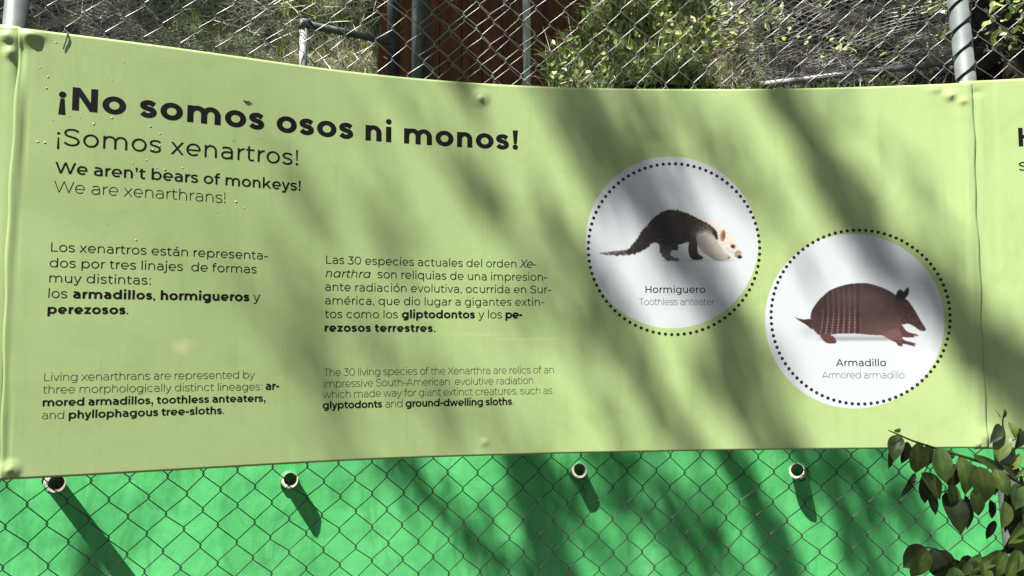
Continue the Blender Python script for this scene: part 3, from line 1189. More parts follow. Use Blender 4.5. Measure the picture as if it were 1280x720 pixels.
def paint_armadillo(PX, PY):
    X, Y = (PX - 980) * 6.737, (PY - 340) * 6.737
    img = np.empty(X.shape + (3,))
    img[:] = WHITE
    ln = 590 + (X - 500) * .03
    sh = np.clip(1 - abs(Y - 565) / np.where(Y < 565, 60, 28 + 0 * X), 0, 1) ** 1.2 * np.clip((X - 250) / 130, 0, 1) * np.clip((990 - X) / 130, 0, 1)
    sh2 = np.exp(-((X - 215) / 90) ** 2 - ((Y - 500) / 60) ** 2) * .22
    img *= (1 - .55 * sh - sh2)[..., None]
    body = smooth_poly([(222, 400), (226, 350), (242, 308), (282, 250), (330, 200), (380, 158), (440, 130), (520, 106), (600, 95), (690, 93), (760, 108), (850, 140), (930, 185), (975, 235), (1002, 300), (1012, 370), (1000, 430), (968, 480), (925, 512), (850, 530), (740, 531), (600, 520), (450, 522), (340, 532), (292, 530), (250, 488), (228, 450)])
    tail = smooth_poly([(80, 372), (120, 390), (170, 399), (228, 400), (240, 482), (180, 442), (120, 405)])
    foot = smooth_poly([(298, 530), (325, 572), (365, 600), (432, 602), (440, 576), (412, 540), (370, 522)])
    near = smooth_poly([(815, 528), (895, 572), (945, 598), (960, 620), (1000, 626), (1005, 606), (1108, 629), (1096, 612), (1124, 610), (1082, 592), (1012, 570), (985, 520), (965, 480), (920, 480)])
    far = smooth_poly([(950, 478), (975, 535), (1010, 550), (1100, 550), (1092, 537), (1132, 541), (1118, 524), (1080, 515), (1032, 496), (985, 440)])
    head = smooth_poly([(935, 225), (985, 212), (1022, 222), (1062, 262), (1102, 322), (1142, 392), (1180, 452), (1196, 482), (1180, 498), (1140, 490), (1092, 457), (1040, 435), (1002, 442), (975, 380), (950, 290)])
    ear = smooth_poly([(938, 205), (955, 162), (982, 147), (1004, 162), (1012, 160), (1044, 126), (1053, 158), (1044, 195), (1020, 222), (985, 238), (945, 235)])
    n1 = vnoise(X / 9, Y / 9, 4)
    n2 = vnoise(X / 40, Y / 40, 6)
    for poly, c in ((tail, (.045, .020, .020)), (far, (.10, .035, .032))):
        m = soft(inside(X, Y, poly))[..., None]
        img = img * (1 - m) + np.array(c) * (.7 + .6 * n1)[..., None] * m
    c = np.empty(img.shape)
    c[:] = (.040, .021, .021)
    low = np.clip((Y - 300) / 220, 0, 1)
    c = c * (1 + .55 * low + .35 * (n2 - .5) + .4 * (n1 - .5))[..., None]
    # scales: shields fore and aft in a fine grid, bands between, each with a row of pale pegs
    bx = X - 40 * np.sin((Y - 100) / 430 * math.pi) * np.clip((640 - X) / 400, -1, 1) * .9
    zone = (bx > 300) & (bx < 640)
    ph = (bx - 300) / 49.0
    band = np.abs((ph % 1) - .5) * 2
    bandm = np.clip((band - .55) / .3, 0, 1)
    pegs = (np.sin(Y / 22.0 * 2 * math.pi) > -.1)
    low2 = np.clip((Y - 190) / 220, .25, 1)
    c += np.where(zone, bandm * (.016 + .15 * pegs * low2 ** 3), 0)[..., None] * np.array([1, .60, .54])
    c *= np.where(zone, .85 + .2 * bandm, 1)[..., None]
    edge = np.exp(-((bx - 628) / 7) ** 2)
    c *= (1 - .45 * edge)[..., None]
    sx = (X + .35 * Y) / 19.0
    sy = (Y - .25 * X) / 19.0
    sc = np.sin(sx * 2 * math.pi) * np.sin(sy * 2 * math.pi)
    fore = (bx >= 640)
    c += np.where(fore, np.clip(sc, 0, 1) * (.06 + .15 * np.clip((Y - 330) / 180, 0, 1) ** 1.5 * np.clip((X - 600) / 250, 0, 1)), 0)[..., None] * np.array([1, .58, .52])
    c *= np.where(fore, 1 - .65 * np.clip(-sc, 0, 1) * np.clip((420 - Y) / 200, 0, 1), 1)[..., None]
    top = np.clip(1 - abs(Y - 220) / 150, 0, 1) * np.clip((X - 330) / 150, 0, 1) * np.clip((950 - X) / 150, 0, 1)
    c += (top * .022)[..., None] * np.array([1.0, .85, .7])
    m = soft(inside(X, Y, body))[..., None]
    img = img * (1 - m) + c * m
    for poly, cc in ((head, (.040, .020, .020)), (ear, (.014, .008, .010)), (near, (.095, .036, .033)), (foot, (.10, .038, .034))):
        m = soft(inside(X, Y, poly))[..., None]
        q = np.array(cc) * (.55 + .9 * n1)[..., None]
        if poly is head:
            q = q + (np.clip((Y - 300) / 200, 0, 1) * .03)[..., None] * np.array([1, .5, .5])
        if poly is near:
            q = q + (np.clip(sc, 0, 1) * .25 * (Y < 575))[..., None] * np.array([1, .7, .66])
        img = img * (1 - m) + q * m
    eye = np.exp(-(((X - 1045) / 10) ** 2 + ((Y - 345) / 8) ** 2))
    img *= (1 - .8 * eye)[..., None]
    return np.clip(img, 0, 1)


picture('anteater_picture', BOX1, paint_anteater)
picture('armadillo_picture', BOX2, paint_armadillo)

# drops of clear paint and water dried on the vinyl
Vv, Ff, b_ = [], [], 0
fixed = [(66, 150), (87, 145), (100, 147), (117, 155), (140, 147), (188, 158), (200, 167), (118, 153), (183, 200), (166, 204), (200, 182), (191, 187), (47, 177), (56, 178), (292, 175), (262, 180), (323, 173), (242, 86), (205, 72), (60, 96), (155, 77), (280, 246), (305, 260), (272, 265), (170, 300), (58, 110), (70, 53), (206, 212), (196, 210), (295, 252), (228, 210)]
pts_ = fixed + [(random.uniform(25, 380), random.uniform(60, 330)) for _ in range(14)] + [(random.uniform(30, 1200), random.uniform(120, 540)) for _ in range(25)]
for i, (px, py) in enumerate(pts_):
    u, v = px2uv(px, py)
    r = random.uniform(.0011, .0021) if i < len(fixed) else random.uniform(.0005, .0011)
    a = random.uniform(.2, .9)
    ar = random.uniform(1.0, 2.0)
    ca, sa = math.cos(a), math.sin(a)
    rows = [(1.0, 0.0), (.8, .45), (.4, .75)]
    m = 8
    for (rr, hh) in rows:
        an = np.arange(m) * 2 * math.pi / m
        du, dv = rr * r * ar * np.cos(an), rr * r * .75 * np.sin(an)
        Vv.append(BP(u + du * ca - dv * sa, v + du * sa + dv * ca, .0001 + hh * r * .6))
    Vv.append(BP(np.array([u]), np.array([v]), .0001 + r * .5))
    for j in range(2):
        Ff += [(b_ + j * m + q, b_ + j * m + (q + 1) % m, b_ + (j + 1) * m + (q + 1) % m, b_ + (j + 1) * m + q) for q in range(m)]
    Ff += [(b_ + 2 * m + q, b_ + 2 * m + (q + 1) % m, b_ + 3 * m) for q in range(m)]
    b_ += 3 * m + 1
o = mesh_obj('paint_drops', np.concatenate(Vv), Ff, noisy('dried_drops', (.42, .55, .22), (.62, .74, .40), scale=90, rough=.2), smooth=True)
tag(o, kind='stuff')
child(o, banner)

# ------------------------------------------------------------------ ground, painted wall, hillside
M_GROUND = noisy('trodden_earth', (.05, .038, .026), (.12, .092, .065), scale=3, rough=.95, bump=.5, bscale=30, bdist=.02)
gx = np.linspace(-60, 60, 61)
gy = np.linspace(-60, 60, 61)
GX, GY = np.meshgrid(gx, gy, indexing='ij')
gz = np.zeros(GX.shape)
tag(mesh_obj('ground', np.stack([GX.ravel(), GY.ravel(), gz.ravel()], 1), grid_faces(61, 61), M_GROUND), kind='structure')

WALL_Y = 3.3
WALL_TOP = CAM_Z + .95


def wall_mat():
    m, nt, b, out = new_mat('green_wall_paint')
    tc = N(nt, 'ShaderNodeTexCoord')
    n1 = N(nt, 'ShaderNodeTexNoise', i_Scale=1.6, i_Detail=7, i_Roughness=.6, i_Distortion=.6)
    mp = N(nt, 'ShaderNodeMapping')
    mp.inputs['Scale'].default_value = (1.6, 1, 1)
    mp.inputs['Rotation'].default_value = (0, .5, 0)
    nt.links.new(tc.outputs['Object'], mp.inputs[0])
    nt.links.new(mp.outputs[0], n1.inputs['Vector'])
    r1 = ramp(nt, n1.outputs['Fac'], [(.36, (.060, .36, .108)), (.5, (.078, .43, .132)), (.64, (.104, .48, .165))])
    # brushed, watery second coat and scuffs
    n2 = N(nt, 'ShaderNodeTexNoise', i_Scale=9.0, i_Detail=8, i_Roughness=.7, i_Distortion=1.2)
    mp2 = N(nt, 'ShaderNodeMapping')
    mp2.inputs['Scale'].default_value = (1.0, 1, .35)
    mp2.inputs['Rotation'].default_value = (0, -.35, 0)
    nt.links.new(tc.outputs['Object'], mp2.inputs[0])
    nt.links.new(mp2.outputs[0], n2.inputs['Vector'])
    r2 = ramp(nt, n2.outputs['Fac'], [(.36, (.72, .76, .74)), (.52, (1, 1, 1)), (.72, (1.12, 1.06, 1.12))])
    mx = N(nt, 'ShaderNodeMix', data_type='RGBA', blend_type='MULTIPLY')
    mx.inputs[0].default_value = 1.0
    nt.links.new(r1.outputs[0], mx.inputs[6])
    nt.links.new(r2.outputs[0], mx.inputs[7])
    # grey-brown splashes where rain brought earth through
    n5 = N(nt, 'ShaderNodeTexNoise', i_Scale=3.2, i_Detail=10, i_Roughness=.75)
    nt.links.new(mp2.outputs[0], n5.inputs['Vector'])
    r5 = ramp(nt, n5.outputs['Fac'], [(.62, (0, 0, 0)), (.80, (.55, .55, .55))])
    mx5 = N(nt, 'ShaderNodeMix', data_type='RGBA')
    nt.links.new(r5.outputs[0], mx5.inputs[0])
    nt.links.new(mx.outputs[2], mx5.inputs[6])
    mx5.inputs[7].default_value = (.33, .50, .27, 1)
    nt.links.new(mx5.outputs[2], b.inputs['Base Color'])
    b.inputs['Roughness'].default_value = .62
    b.inputs['Specular IOR Level'].default_value = .35
    n3 = N(nt, 'ShaderNodeTexNoise', i_Scale=7.0, i_Detail=4)
    n4 = N(nt, 'ShaderNodeTexNoise', i_Scale=70.0, i_Detail=6)
    nt.links.new(tc.outputs['Object'], n3.inputs['Vector'])
    nt.links.new(tc.outputs['Object'], n4.inputs['Vector'])
    b1 = N(nt, 'ShaderNodeBump', i_Strength=.35, i_Distance=.012)
    b2 = N(nt, 'ShaderNodeBump', i_Strength=.28, i_Distance=.0022)
    nt.links.new(n3.outputs['Fac'], b1.inputs['Height'])
    nt.links.new(n4.outputs['Fac'], b2.inputs['Height'])
    nt.links.new(b1.outputs[0], b2.inputs['Normal'])
    nt.links.new(b2.outputs[0], b.inputs['Normal'])
    return m


M_WALL = wall_mat()


def wall_relief(x, z):
    return (.006 * np.sin(x * 3.1 + z * 2.3) + .004 * np.sin(x * 7.3 - z * 5.1 + 1) + .010 * (vnoise(x * 2.3 + 50, z * 2.3 + 50, 2) - .5) + .0035 * (vnoise(x * 11 + 90, z * 11 + 90, 7) - .5)
            + .0015 * (vnoise(x * 38 + 90, z * 38 + 90, 12) - .5))


# the wall runs slightly nearer at the left, and its front is uneven hand-laid render
wall_root = empty('retaining_wall', (0, WALL_Y, 0))
tag(wall_root, 'bright green painted retaining wall behind the chain-link fence with white drain pipes in it', 'wall')
wx = np.linspace(-5, 6, 560)
wz = np.linspace(-.05, WALL_TOP, 190)
A_, B_ = np.meshgrid(wx, wz, indexing='ij')
front = np.stack([A_.ravel(), (WALL_Y - wall_relief(A_, B_)).ravel(), B_.ravel()], 1)
wf = grid_faces(len(wx), len(wz))
nF = len(front)
extra = np.array([(-5, WALL_Y + .3, -.05), (6, WALL_Y + .3, -.05), (6, WALL_Y + .3, WALL_TOP), (-5, WALL_Y + .3, WALL_TOP)])
nz = len(wz)
c0, c1, c2, c3 = 0, nF - nz, nF - 1, nz - 1
faces = [tuple(f) for f in wf.tolist()]
o = mesh_obj('rendered_face', front, wf, M_WALL, smooth=True)
child(o, wall_root)
V = np.array([(-5, WALL_Y + .015, -.05), (6, WALL_Y + .015, -.05), (6, WALL_Y + .32, -.05), (-5, WALL_Y + .32, -.05),
              (-5, WALL_Y + .015, WALL_TOP), (6, WALL_Y + .015, WALL_TOP), (6, WALL_Y + .32, WALL_TOP), (-5, WALL_Y + .32, WALL_TOP)])
child(mesh_obj('core', V, [(0, 3, 2, 1), (4, 5, 6, 7), (0, 1, 5, 4), (1, 2, 6, 5), (2, 3, 7, 6), (3, 0, 4, 7)], M_WALL), wall_root)

# drain pipes: (mouth pixel, mouth width px, length, tilt, label)
PIPES = [((70.0, 604.5), 21.5, .26, 'leftmost white drain pipe, its top hidden behind the banner edge'),
         ((362.5, 600), 19.5, .092, 'second white drain pipe from the left with a brown stained inside'),
         ((724.5, 588), 18.5, .074, 'third white drain pipe from the left, in dark tree shadow'),
         ((996, 588.5), 19.0, .078, 'white drain pipe furthest right, its mouth cut askew and sunlit')]
for i, ((px, py), wpx, ln, lab) in enumerate(PIPES):
    # mouth lies ln in front of the wall
    d = WP(px, py, 1.0) - Vector((0, 0, CAM_Z))
    t = (WALL_Y - ln) / d.y
    mouth = Vector((0, 0, CAM_Z)) + d * t
    depth = t
    r = wpx / F * depth / 2
    # the pipes poke out at odd angles, tipped towards the path
    ax = (Vector((0, 0, CAM_Z)) - mouth).normalized()
    ax = Vector((ax.x + [.05, .05, .13, -.12][i], ax.y, ax.z + [-.02, .05, .04, .06][i])).normalized()
    root = empty('drain_pipe', mouth - ax * (ln / -ax.y))
    tag(root, lab, 'pipe', 'drain pipes in the green wall')
    ri = r * .83
    nseg, sides = 6, 28
    back = mouth - ax * (ln + .05)
    s2 = ax.cross(Vector((1, 0, 0))).normalized()
    s1 = s2.cross(ax).normalized()
    askew = [(.0, .12), (.0, .10), (.08, .05), (-.9, .55)][i]
    rings = []
    Vv, Ff = [], []
    prof = [(back, r), (None, r), (None, ri + .0), (mouth - ax * .16, ri), ]
    for k in range(4):
        for j in range(sides):
            a = 2 * math.pi * j / sides
            rr = prof[k][1]
            off = s1 * math.cos(a) * rr + s2 * math.sin(a) * rr
            if k == 2:
                off = off + s1 * (r * .05) + s2 * (r * (.12 if s2.z > 0 else -.12))
            if k in (1, 2):
                wob = .0012 * math.sin(3 * a + i) + .0007 * math.sin(7 * a + 2 * i)
                c = mouth + ax * (askew[0] * off.x * -.5 + askew[1] * off.z * -.6 + wob)
            else:
                c = prof[k][0]
            Vv.append(tuple(c + off))
    for k in range(3):
        for j in range(sides):
            a_, b2 = k * sides + j, k * sides + (j + 1) % sides
            Ff.append((a_, b2, b2 + sides, a_ + sides))
    Ff.append(tuple(3 * sides + j for j in range(sides)))
    child(mesh_obj('pipe_wall', Vv, Ff, M_PVC, smooth=False), root)
    # dirt washed along the inside bottom
    Vv, Ff = [], []
    for k in range(6):
        c = mouth - ax * (.006 + .03 * k)
        for j in range(9):
            a = math.pi * (1.5 - .27 + .54 * j / 8)
            rr = ri * (.95 - .13 * math.sin(math.pi * j / 8) * (1 + .3 * math.sin(k * 2.1 + j)))
            Vv.append(tuple(c + Vector((math.cos(a) * rr, 0, math.sin(a) * rr))))
    child(mesh_obj('silt', Vv, [(k * 9 + j, k * 9 + j + 1, k * 9 + 10 + j, k * 9 + 9 + j) for k in range(5) for j in range(8)], M_PVCIN, smooth=True), root)
    # collar of render dabbed round the pipe where it leaves the wall
    Vv, Ff = [], []
    base = mouth - ax * (ln / -ax.y)
    for k in range(3):
        for j in range(20):
            a = 2 * math.pi * j / 20
            rr = [r * 1.02, r * 1.16, r * 1.4][k] * (1 + .10 * math.sin(3 * a + i * 2) + .05 * math.sin(5 * a))
            y = WALL_Y - [.018, .012, -.012][k]
            Vv.append((base.x + math.cos(a) * rr, y, base.z + math.sin(a) * rr))
    for k in range(2):
        for j in range(20):
            Ff.append((k * 20 + j, (k + 1) * 20 + j, (k + 1) * 20 + (j + 1) % 20, k * 20 + (j + 1) % 20))
    child(mesh_obj('mortar_collar', Vv, Ff, M_WALL, smooth=True), root)

# hillside above and behind the wall
M_SOIL = noisy('hillside_earth', (.005, .004, .003), (.020, .016, .011), scale=5, rough=.95, bump=.8, bscale=25, bdist=.03)


def hill_z(x, y):
    """height above the camera"""
    z = np.where(y < 4.6, .95 + .35 * (y - 3.35), 1.39 + 1.1 * (y - 4.6))
    # a weedy mound nearer to the wall, right of the brown boards; its flank climbs to the right
    m = 1.49 + 1.75 * (x - .25)
    m = np.minimum(m, 1.55 + 1.5 * (y - 3.95) + .9 * np.clip(y - 3.95, 0, .3))
    fall = np.clip((1.55 - x) / .5, 0, 1)
    m = np.where(y > 3.95, m, 1.0 + (y - 3.35) * .9) * fall + z * (1 - fall)
    on = (x > .18)
    z = np.where(on & (y > 3.6), np.maximum(z, np.minimum(m, z + 1.2)), z)
    return z + .05 * (vnoise(x * 3 + 40, y * 3 + 40, 21) - .5) + .03 * (vnoise(x * 9 + 40, y * 9 + 40, 22) - .5)


hx = np.linspace(-14, 14, 280)
hy = np.concatenate([np.linspace(3.45, 6.5, 90), np.linspace(6.6, 24, 40)])
A_, B_ = np.meshgrid(hx, hy, indexing='ij')
Zh = hill_z(A_, B_) + CAM_Z
tag(mesh_obj('hillside', np.stack([A_.ravel(), B_.ravel(), Zh.ravel()], 1), grid_faces(len(hx), len(hy)), M_SOIL, smooth=True), kind='structure')

# ------------------------------------------------------------------ chain-link fence
PITCHX, PITCHZ = .0392, .0845


def weave(name_mat, nodes, rad, sides=4):
    """list of (verts, faces), one zigzag wire each; nodes(k, m) -> world point, towards-viewer vector"""


def chain_wires(ncol, z_lo, z_hi, u0, zphase, offs, rad, jit, amp=.0022, seed=0, flip=False):
    res = []
    r_ = np.random.default_rng(seed)
    m0 = int(math.floor((z_lo - zphase) / (PITCHZ / 2)))
    m1 = int(math.ceil((z_hi - zphase) / (PITCHZ / 2)))
    ju = r_.normal(0, jit, (ncol + 2, m1 - m0 + 1))
    jz = r_.normal(0, jit, (ncol + 2, m1 - m0 + 1))
    # slow sag of the whole fabric, and a few pulled meshes
    for k in range(ncol + 2):
        for m in range(m1 - m0 + 1):
            ju[k, m] += .004 * math.sin(k * .13 + m * .21) + .002 * math.sin(k * .4 - m * .3)
            jz[k, m] += .004 * math.sin(k * .17 - m * .11)
            for (pk, pm, du, dz, sg) in PULLS:
                g = math.exp(-((k - pk) ** 2 + (m + m0 - pm) ** 2) / (2 * sg * sg))
                ju[k, m] += du * g
                jz[k, m] += dz * g
    for k in range(ncol):
        pts = []
        for m in range(m0, m1 + 1):
            c = k + (1 if (m + k) % 2 else 0)
            side = 1 if c == k + 1 else -1
            uu = u0 + c * PITCHX + ju[c, m - m0] + side * .0022
            zz = zphase + m * PITCHZ / 2 + jz[c, m - m0]
            pts.append((uu, zz, side))
        P = []
        for q, (uu, zz, sd_) in enumerate(pts):
            # rounded hook at each node, fabric depth alternating so that neighbours interlock
            for f_ in ((-.14, 0, .14)):
                if (q == 0 and f_ < 0) or (q == len(pts) - 1 and f_ > 0):
                    continue
                other = pts[q + (1 if f_ > 0 else -1)] if f_ else None
                if f_:
                    tt = abs(f_)
                    uq = uu + (other[0] - uu) * (tt - .05)
                    zq = zz + (other[1] - zz) * (tt + .0)
                else:
                    uq, zq = uu, zz
                dep = amp * (1 if f_ > 0 else -1 if f_ < 0 else 0) * sd_
                P.append((uq, zq, dep))
        P = np.array(P)
        x, y = np.interp(P[:, 0], CU, CX), np.interp(P[:, 0], CU, CY)
        tx, ty = np.interp(P[:, 0], CU, CTX), np.interp(P[:, 0], CU, CTY)
        off = offs + P[:, 2]
        W = np.stack([x + ty * off, y - tx * off, P[:, 1] + CAM_Z], 1)
        # 4 sided ribbon-tube
        T = np.gradient(W, axis=0)
        T /= np.linalg.norm(T, axis=1)[:, None]
        nrm = np.stack([ty, -tx, 0 * tx], 1)
        B = np.cross(T, nrm)
        B /= np.linalg.norm(B, axis=1)[:, None]
        Vs = []
        for j in range(5):
            a = 2 * math.pi * (j + .5) / 5
            Vs.append(W + (nrm * math.cos(a) + B * math.sin(a)) * rad)
        Vs = np.stack(Vs, 1).reshape(-1, 3)
        n = len(W)
        i = np.arange(n - 1)[:, None] * 5
        j = np.arange(5)[None, :]
        Fc = np.stack([i + j, i + (j + 1) % 5, i + 5 + (j + 1) % 5, i + 5 + j], -1).reshape(-1, 4)
        res.append((Vs, Fc))
    return res


FENCE_TOP = 1.02
PULLS = []
uA, uB = px2uv(-110, 300)[0], px2uv(1400, 300)[0]
u_n, v_n = px2uv(621.5, 560)
ncol = int((uB - uA) / PITCHX)
kref = round((u_n - uA) / PITCHX)
uA = u_n - kref * PITCHX
z_n = WP(621.5, 607.3, 2.0).z - CAM_Z


def kcol(px):
    return round((px2uv(px, 400)[0] - uA) / PITCHX)


PULLS = [(kcol(62), -3 + round(0), .010, -.012, 1.3), (kcol(930), -2, -.010, .006, 1.4), (kcol(985), -3, -.014, -.006, 1.2), (kcol(640), 12, .006, -.006, 2)]
if kref % 2: PULLS = PULLS
fence_root = empty('chain_link_fence', (float(np.interp(u_n, CU, CX)), float(np.interp(u_n, CU, CY)), 0))
tag(fence_root, 'long chain-link fence of diamond mesh that carries the green banners', 'fence')
par = kref % 2
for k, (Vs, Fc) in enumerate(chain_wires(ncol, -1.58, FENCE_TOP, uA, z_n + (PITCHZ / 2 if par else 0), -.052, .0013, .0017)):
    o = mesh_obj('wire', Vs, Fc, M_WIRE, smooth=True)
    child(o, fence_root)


def fpost(px, py_top, py_bot, dep, rad, top, bot, mat):
    """fence post leaning as in the photograph: passes behind the two pixels at the given camera depth"""
    a, b = WP(*py_top, dep), WP(*py_bot, dep)
    d = (b - a)
    d.y = 0
    d = d / d.z
    return [Vector((a.x + d.x * (z - a.z), a.y, z)) for z in (bot, bot + (top - bot) * .33, bot + (top - bot) * .66, top)]


# left post: just behind the left seam; right post behind the right seam; both end above the frame
xl_, yl_ = float(np.interp(U_POST_L, CU, CX)), float(np.interp(U_POST_L, CU, CY))
for (p0, p1, px_w, lab) in [((21.5, 0), (10, 300), 26.5, 'grey steel fence post at the far left rising above the banner corner'),
                            ((1197, 0), (1236, 640), 22.5, 'grey steel fence post at the right, wound round with black lacing wire')]:
    u_ = px2uv(p0[0], 100)[0] if p0[0] < 100 else px2uv(1215, 300)[0]
    cx_, cy_ = float(np.interp(u_, CU, CX)), float(np.interp(u_, CU, CY))
    tx_, ty_ = float(np.interp(u_, CU, CTX)), float(np.interp(u_, CU, CTY))
    back = .080
    dep = (cy_ + tx_ * back) * CT + .2 * ST
    rad = px_w / F * dep / 2
    pts = fpost(None, p0, p1, dep + .01, rad, CAM_Z + 1.0, 0, M_POST)
    root = empty('fence_post', (pts[0].x, pts[0].y, 0))
    tag(root, lab, 'post', 'fence posts beside the banner seams')
    child(tube('pole', pts, rad, M_POST, sides=24), root)
    capv = [pts[-1] + Vector((0, 0, q)) for q in (-.02, .0, .012, .02)]
    child(tube('cap', capv, [rad * 1.08, rad * 1.08, rad * .8, rad * .3], M_POSTD, sides=24), root)
    if p0[0] > 100:
        h = []
        a, b = pts[0], pts[-1]
        zs = np.linspace(CAM_Z + ZT - .02, CAM_Z + .99, 200)
        for z in zs:
            t = (z - a.z) / (b.z - a.z)
            c = a.lerp(b, t)
            ang = (z - (CAM_Z + .8)) / .0655 * 2 * math.pi
            loose = 1.08 + .16 * max(0, math.sin(ang * .5 + 1)) ** 4
            h.append((c.x + math.cos(ang) * rad * loose, c.y + math.sin(ang) * rad * loose, z + .012 * math.cos(ang)))
        child(tube('lacing_wire', h, .0022, M_DARKWIRE, sides=5), root)
    else:
        # two ties that hold the fabric to the post
        for zz in (.86, .3):
            c = pts[0].lerp(pts[-1], (CAM_Z + zz) / (CAM_Z + 1.0))
            child(tube('tie_wire', [(c.x + math.cos(a) * rad * 1.07, c.y + math.sin(a) * rad * 1.07, c.z + .01 * math.sin(a * 2)) for a in np.linspace(0, 6.2, 18)], .0016, M_DARKWIRE, sides=5), root)

# second piece of fabric hung behind the first in the middle (an overlapping splice)
splice = empty('chain_link_splice', (float(np.interp(px2uv(600, 300)[0], CU, CX)), float(np.interp(px2uv(600, 300)[0], CU, CY)) + .09, CAM_Z + .5))
tag(splice, 'overlapping second piece of galvanised mesh hung behind the fence in front of the brown boards', 'mesh')
us_ = px2uv(528, 90)[0]
nc2 = int((px2uv(668, 90)[0] - us_) / PITCHX) + 1
for Vs, Fc in chain_wires(nc2, .45, .99, us_, .012, -.10, .0014, .003, seed=5):
    child(mesh_obj('wire', Vs, Fc, M_WIREB, smooth=True), splice)

# ------------------------------------------------------------------ behind: brown boards, poles, roof mesh
M_RUST = noisy('red_brown_board', (.10, .036, .012), (.30, .115, .038), scale=3, rough=.8, bump=.4, bscale=40, stretch=(7, 7, .6), mid=(.3, .75))
shed = empty('board_wall', (-.1, 4.62, CAM_Z + .9))
tag(shed, 'dark red-brown board wall of a shed behind the mesh, above the banner', 'wall')
x = -.853
i = 0
while x < 1.0:
    w = random.uniform(.125, .15)
    y = 4.6 + random.uniform(0, .012)
    zt_, zb_ = CAM_Z + 3.2 + random.uniform(0, .03), CAM_Z + 1.0
    V = [(x, y, zb_), (x + w - .006, y, zb_), (x + w - .006, y + .022, zb_), (x, y + .022, zb_),
         (x, y, zt_), (x + w - .006, y, zt_), (x + w - .006, y + .022, zt_), (x, y + .022, zt_)]
    child(mesh_obj('board', V, [(0, 3, 2, 1), (4, 5, 6, 7), (0, 1, 5, 4), (1, 2, 6, 5), (2, 3, 7, 6), (3, 0, 4, 7)], M_RUST), shed)
    x += w
# unseen roof, added and sized to throw the boards into shade
V = [(-1.45, 3.75, CAM_Z + 3.0), (.25, 3.75, CAM_Z + 3.0), (.25, 5.3, CAM_Z + 3.3), (-1.45, 5.3, CAM_Z + 3.3)]
V += [(a, b, c + .03) for a, b, c in V]
child(mesh_obj('roof', V, [(0, 3, 2, 1), (4, 5, 6, 7), (0, 1, 5, 4), (1, 2, 6, 5), (2, 3, 7, 6), (3, 0, 4, 7)], M_POSTD), shed)


def pole(px0, px1, depth, wpx, lab, mat, top_z=3.2, extra=None, grp='poles behind the fence'):
    a, b = WP(px0[0], px0[1], depth), WP(px1[0], px1[1], depth)
    d = (b - a)
    d = Vector((d.x / d.z, 0, 1))
    zb_ = float(hill_z(np.array(a.x), np.array(a.y))) + CAM_Z - .05
    p0 = Vector((a.x + d.x * (zb_ - a.z), a.y, zb_))
    p1 = Vector((a.x + d.x * (CAM_Z + top_z - a.z), a.y, CAM_Z + top_z))
    root = empty('steel_pole', p0)
    tag(root, lab, 'pole', grp)
    rad = wpx / F * depth / 2
    child(tube('pole', [p0, p0.lerp(p1, .5), p1], rad, mat, sides=16), root)
    child(tube('cap', [p1 + Vector((0, 0, -.01)), p1 + Vector((0, 0, .012)), p1 + Vector((0, 0, .03))], [rad * 1.1, rad * 1.1, rad * .3], mat, sides=16), root)
    return root


pole((490, 0), (492, 92), 4.05, 13, 'dark grey pole left of the board wall where the angled bar meets it', M_POSTD)
pole((521, 0), (521, 96), 3.85, 12.5, 'light grey pole in front of the boards, left one of the close pair', M_POST)
pole((531.5, 0), (532.5, 96), 3.95, 9, 'darker pole standing close behind the light grey pole before the boards', M_POSTD)
pole((658, 0), (658.5, 104), 3.75, 10, 'thin pale grey pole in front of the right half of the board wall', M_PALEPIPE)

# low pipe rail: short upright and a bar that runs away from it
rl = empty('pipe_rail', WP(379, 80, 3.8))
tag(rl, 'short bent grey pipe rail standing in the grass left of the brown boards', 'rail')
p_top, p_bot = WP(379.5, 29, 3.75), WP(379, 84, 3.75)
child(tube('upright', [p_bot - Vector((0, 0, .28)), p_bot, p_top], .020, M_PALEPIPE, sides=14), rl)
child(tube('bar', [p_top + Vector((-.01, 0, 0)), WP(430, 40, 3.9), WP(490, 53, 4.02)], .0185, M_POST, sides=14), rl)
bm_ = []
child(tube('elbow', [p_top - Vector((0, 0, .03)), p_top + Vector((0, 0, .006)), p_top + Vector((.03, .01, .003))], .0235, M_POST, sides=14), rl)

